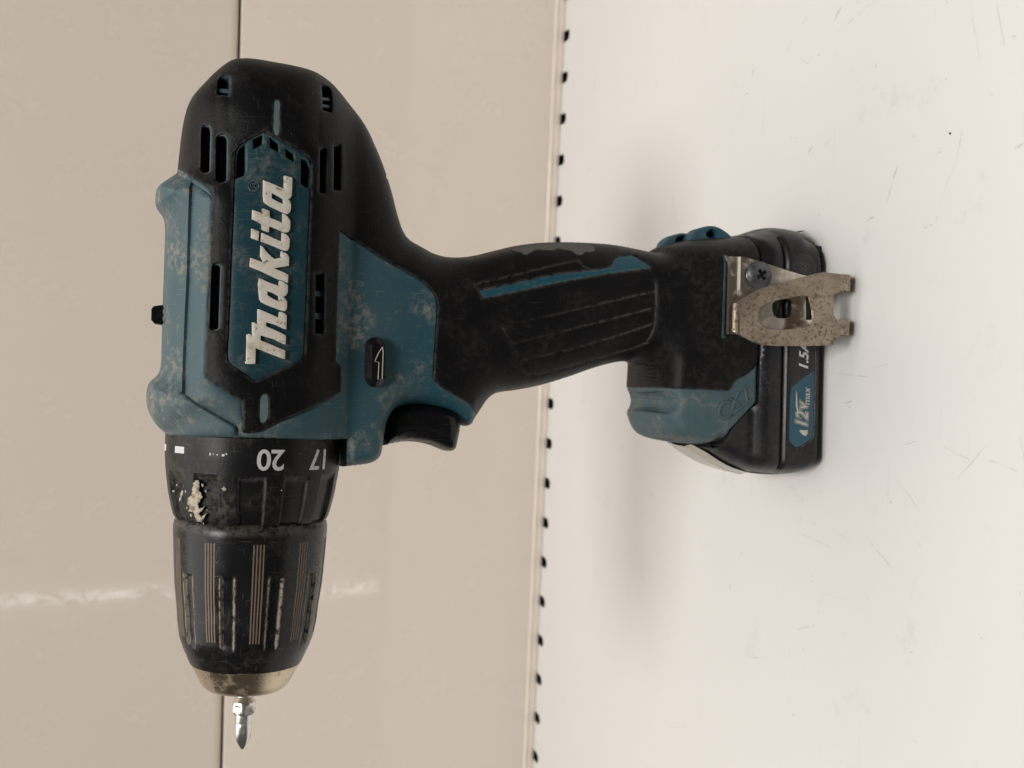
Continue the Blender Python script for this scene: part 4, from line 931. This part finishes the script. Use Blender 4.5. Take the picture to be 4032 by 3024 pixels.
for i in range(n):
    b = 4*i; f += [(b, b+1, b+5, b+4), (b+2, b+6, b+7, b+3), (b, b+4, b+6, b+2), (b+1, b+3, b+7, b+5)]
i = 4*n; p0, p1 = v[i], v[i+1]; dz = math.cos(ang); dy = math.sin(ang)
for x in (xt1, xt0): v.append((x, p0[1]+dy*4, p0[2]+dz*4))
for x in (xt1, xt0): v.append((x, p0[1]+dy*4+.6, p0[2]+dz*4-.9))
b = 4*n; f += [(b, b+1, b+5, b+4), (b+2, b+6, b+7, b+3), (b, b+4, b+6, b+2), (b+1, b+3, b+7, b+5)]
addm(v, f)
obj('mounting_leg', V, Fs, m_clipb, clip, angle=32)
# teal rim of the slot the clip is pushed into
slot_o = onH('F', [(667, 235), (692, 235), (694, 244), (680, 246), (672, 706), (682, 720), (680, 727), (659, 725)], Hbody)
overlay('clip_slot_rim', slot_o, Hbody, 1.0, m_liner, drill, under=1.0, bev=.15, wear=.3)
# domed cross-head screw through the leg
sc_p = solve('F', [(886, 352)], YB)[0]; scr_y = YB(sc_p[1])
V, Fs = [], []; rS = 4.35; rings_ = 9; ns = 64
def cross(u, v_):
    c, s = math.cos(.62), math.sin(.62); a, b = abs(u*c+v_*s), abs(-u*s+v_*c); return (a < .52 and b < 1.75) or (b < .52 and a < 1.75)
def dome(u, v_): r2 = u*u+v_*v_; return 2.5*math.sqrt(max(0, 1-(r2/(rS*rS))*.86))-.2
gridn = 57; idx = {}
for i in range(gridn):
    for j in range(gridn):
        u, v_ = (i/(gridn-1)*2-1)*rS, (j/(gridn-1)*2-1)*rS; r = math.hypot(u, v_)
        if r > rS*1.02: continue
        if r > rS*.965: u, v_ = u*rS/r, v_*rS/r
        h = dome(u, v_)-(1.9 if cross(u, v_) else 0); idx[(i, j)] = len(V); V.append((sc_p[0]+u, scr_y-h, sc_p[1]+v_))
for i in range(gridn-1):
    for j in range(gridn-1):
        q = [idx.get(k) for k in ((i, j), (i+1, j), (i+1, j+1), (i, j+1))]
        q = [a for a in q if a is not None]
        if len(q) >= 3: Fs.append(tuple(q))
# skirt
b = len(V)
for i in range(ns):
    a = 2*math.pi*i/ns
    V.append((sc_p[0]+rS*math.cos(a), scr_y-dome(rS, 0)-.05, sc_p[1]+rS*math.sin(a))); V.append((sc_p[0]+rS*math.cos(a), scr_y+.3, sc_p[1]+rS*math.sin(a)))
for i in range(ns): j = (i+1) % ns; Fs.append((b+2*i, b+2*j, b+2*j+1, b+2*i+1))
obj('clip_screw', V, Fs, m_screw, clip, angle=40)
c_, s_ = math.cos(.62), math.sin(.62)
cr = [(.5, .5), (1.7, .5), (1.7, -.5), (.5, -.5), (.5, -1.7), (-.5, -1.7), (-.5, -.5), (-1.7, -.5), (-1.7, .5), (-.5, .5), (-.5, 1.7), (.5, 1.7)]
obj('screw_recess_shade', [(sc_p[0]+u*c_-v_*s_, scr_y-dome(0, 0)+1.3, sc_p[1]+u*s_+v_*c_) for u, v_ in cr], [tuple(range(12))], m_hole, clip, smooth=False)  # black sheet painting the shade at the bottom of the cross
# strap loops at the back of the foot
def loop(pts, hole_, y0, y1, Y):
    p = chaikin(plane('L', pts, Y), 2); p = resample(p, .8); hs_ = [resample(chaikin(plane('L', hole_, Y), 1), .6)] if hole_ else []
    rg = [q for pl in [p]+hs_ for d in (.5, -.5) for q in offset_pts(pl, d)]; sg = np.vstack([segs_of(q) for q in [p]+hs_])
    rg = np.array(rg); rg = rg[inside(rg, p) & (segdist(rg, sg) > .42)]
    P, T = cdt(rg, [p]+hs_); c = P[T].mean(1); k = inside(c, p)
    for q in hs_: k &= ~inside(c, q)
    T = T[k]; d = segdist(P, sg); n = len(P); bv = .9*(1-prof(d/.9, 2))
    V = [(a[0], y0+e, a[1]) for a, e in zip(P, bv)]+[(a[0], y1-e, a[1]) for a, e in zip(P, bv)]
    Fs = [tuple(t) for t in T]+[tuple(t[::-1]+n) for t in T]+[(a, b_, b_+n, a+n) for a, b_ in boundary(T)]
    lo_ = obj('strap_loop', V, Fs, m_loop, drill, angle=50)
    if hs_: obj('loop_hole_shade', [(a[0], (y0+y1)/2+1, a[1]) for a in hs_[0]], [tuple(range(len(hs_[0])))], m_hole, lo_, smooth=False)  # black sheet added inside the hole so it looks shaded
loop([(480, 300), (495, 215), (560, 140), (650, 105), (760, 88), (850, 110), (930, 160), (1000, 215), (1015, 260), (1000, 330)], [(685, 225), (700, 185), (725, 158), (770, 148), (800, 165), (825, 200), (828, 228), (760, 240)], -8, -1, -7)
loop([(145, 380), (155, 320), (185, 270), (260, 212), (380, 180), (450, 188), (500, 212), (520, 300), (400, 380)], [(300, 300), (330, 245), (400, 225), (440, 235), (430, 290), (360, 320)], -2, 5, -1)
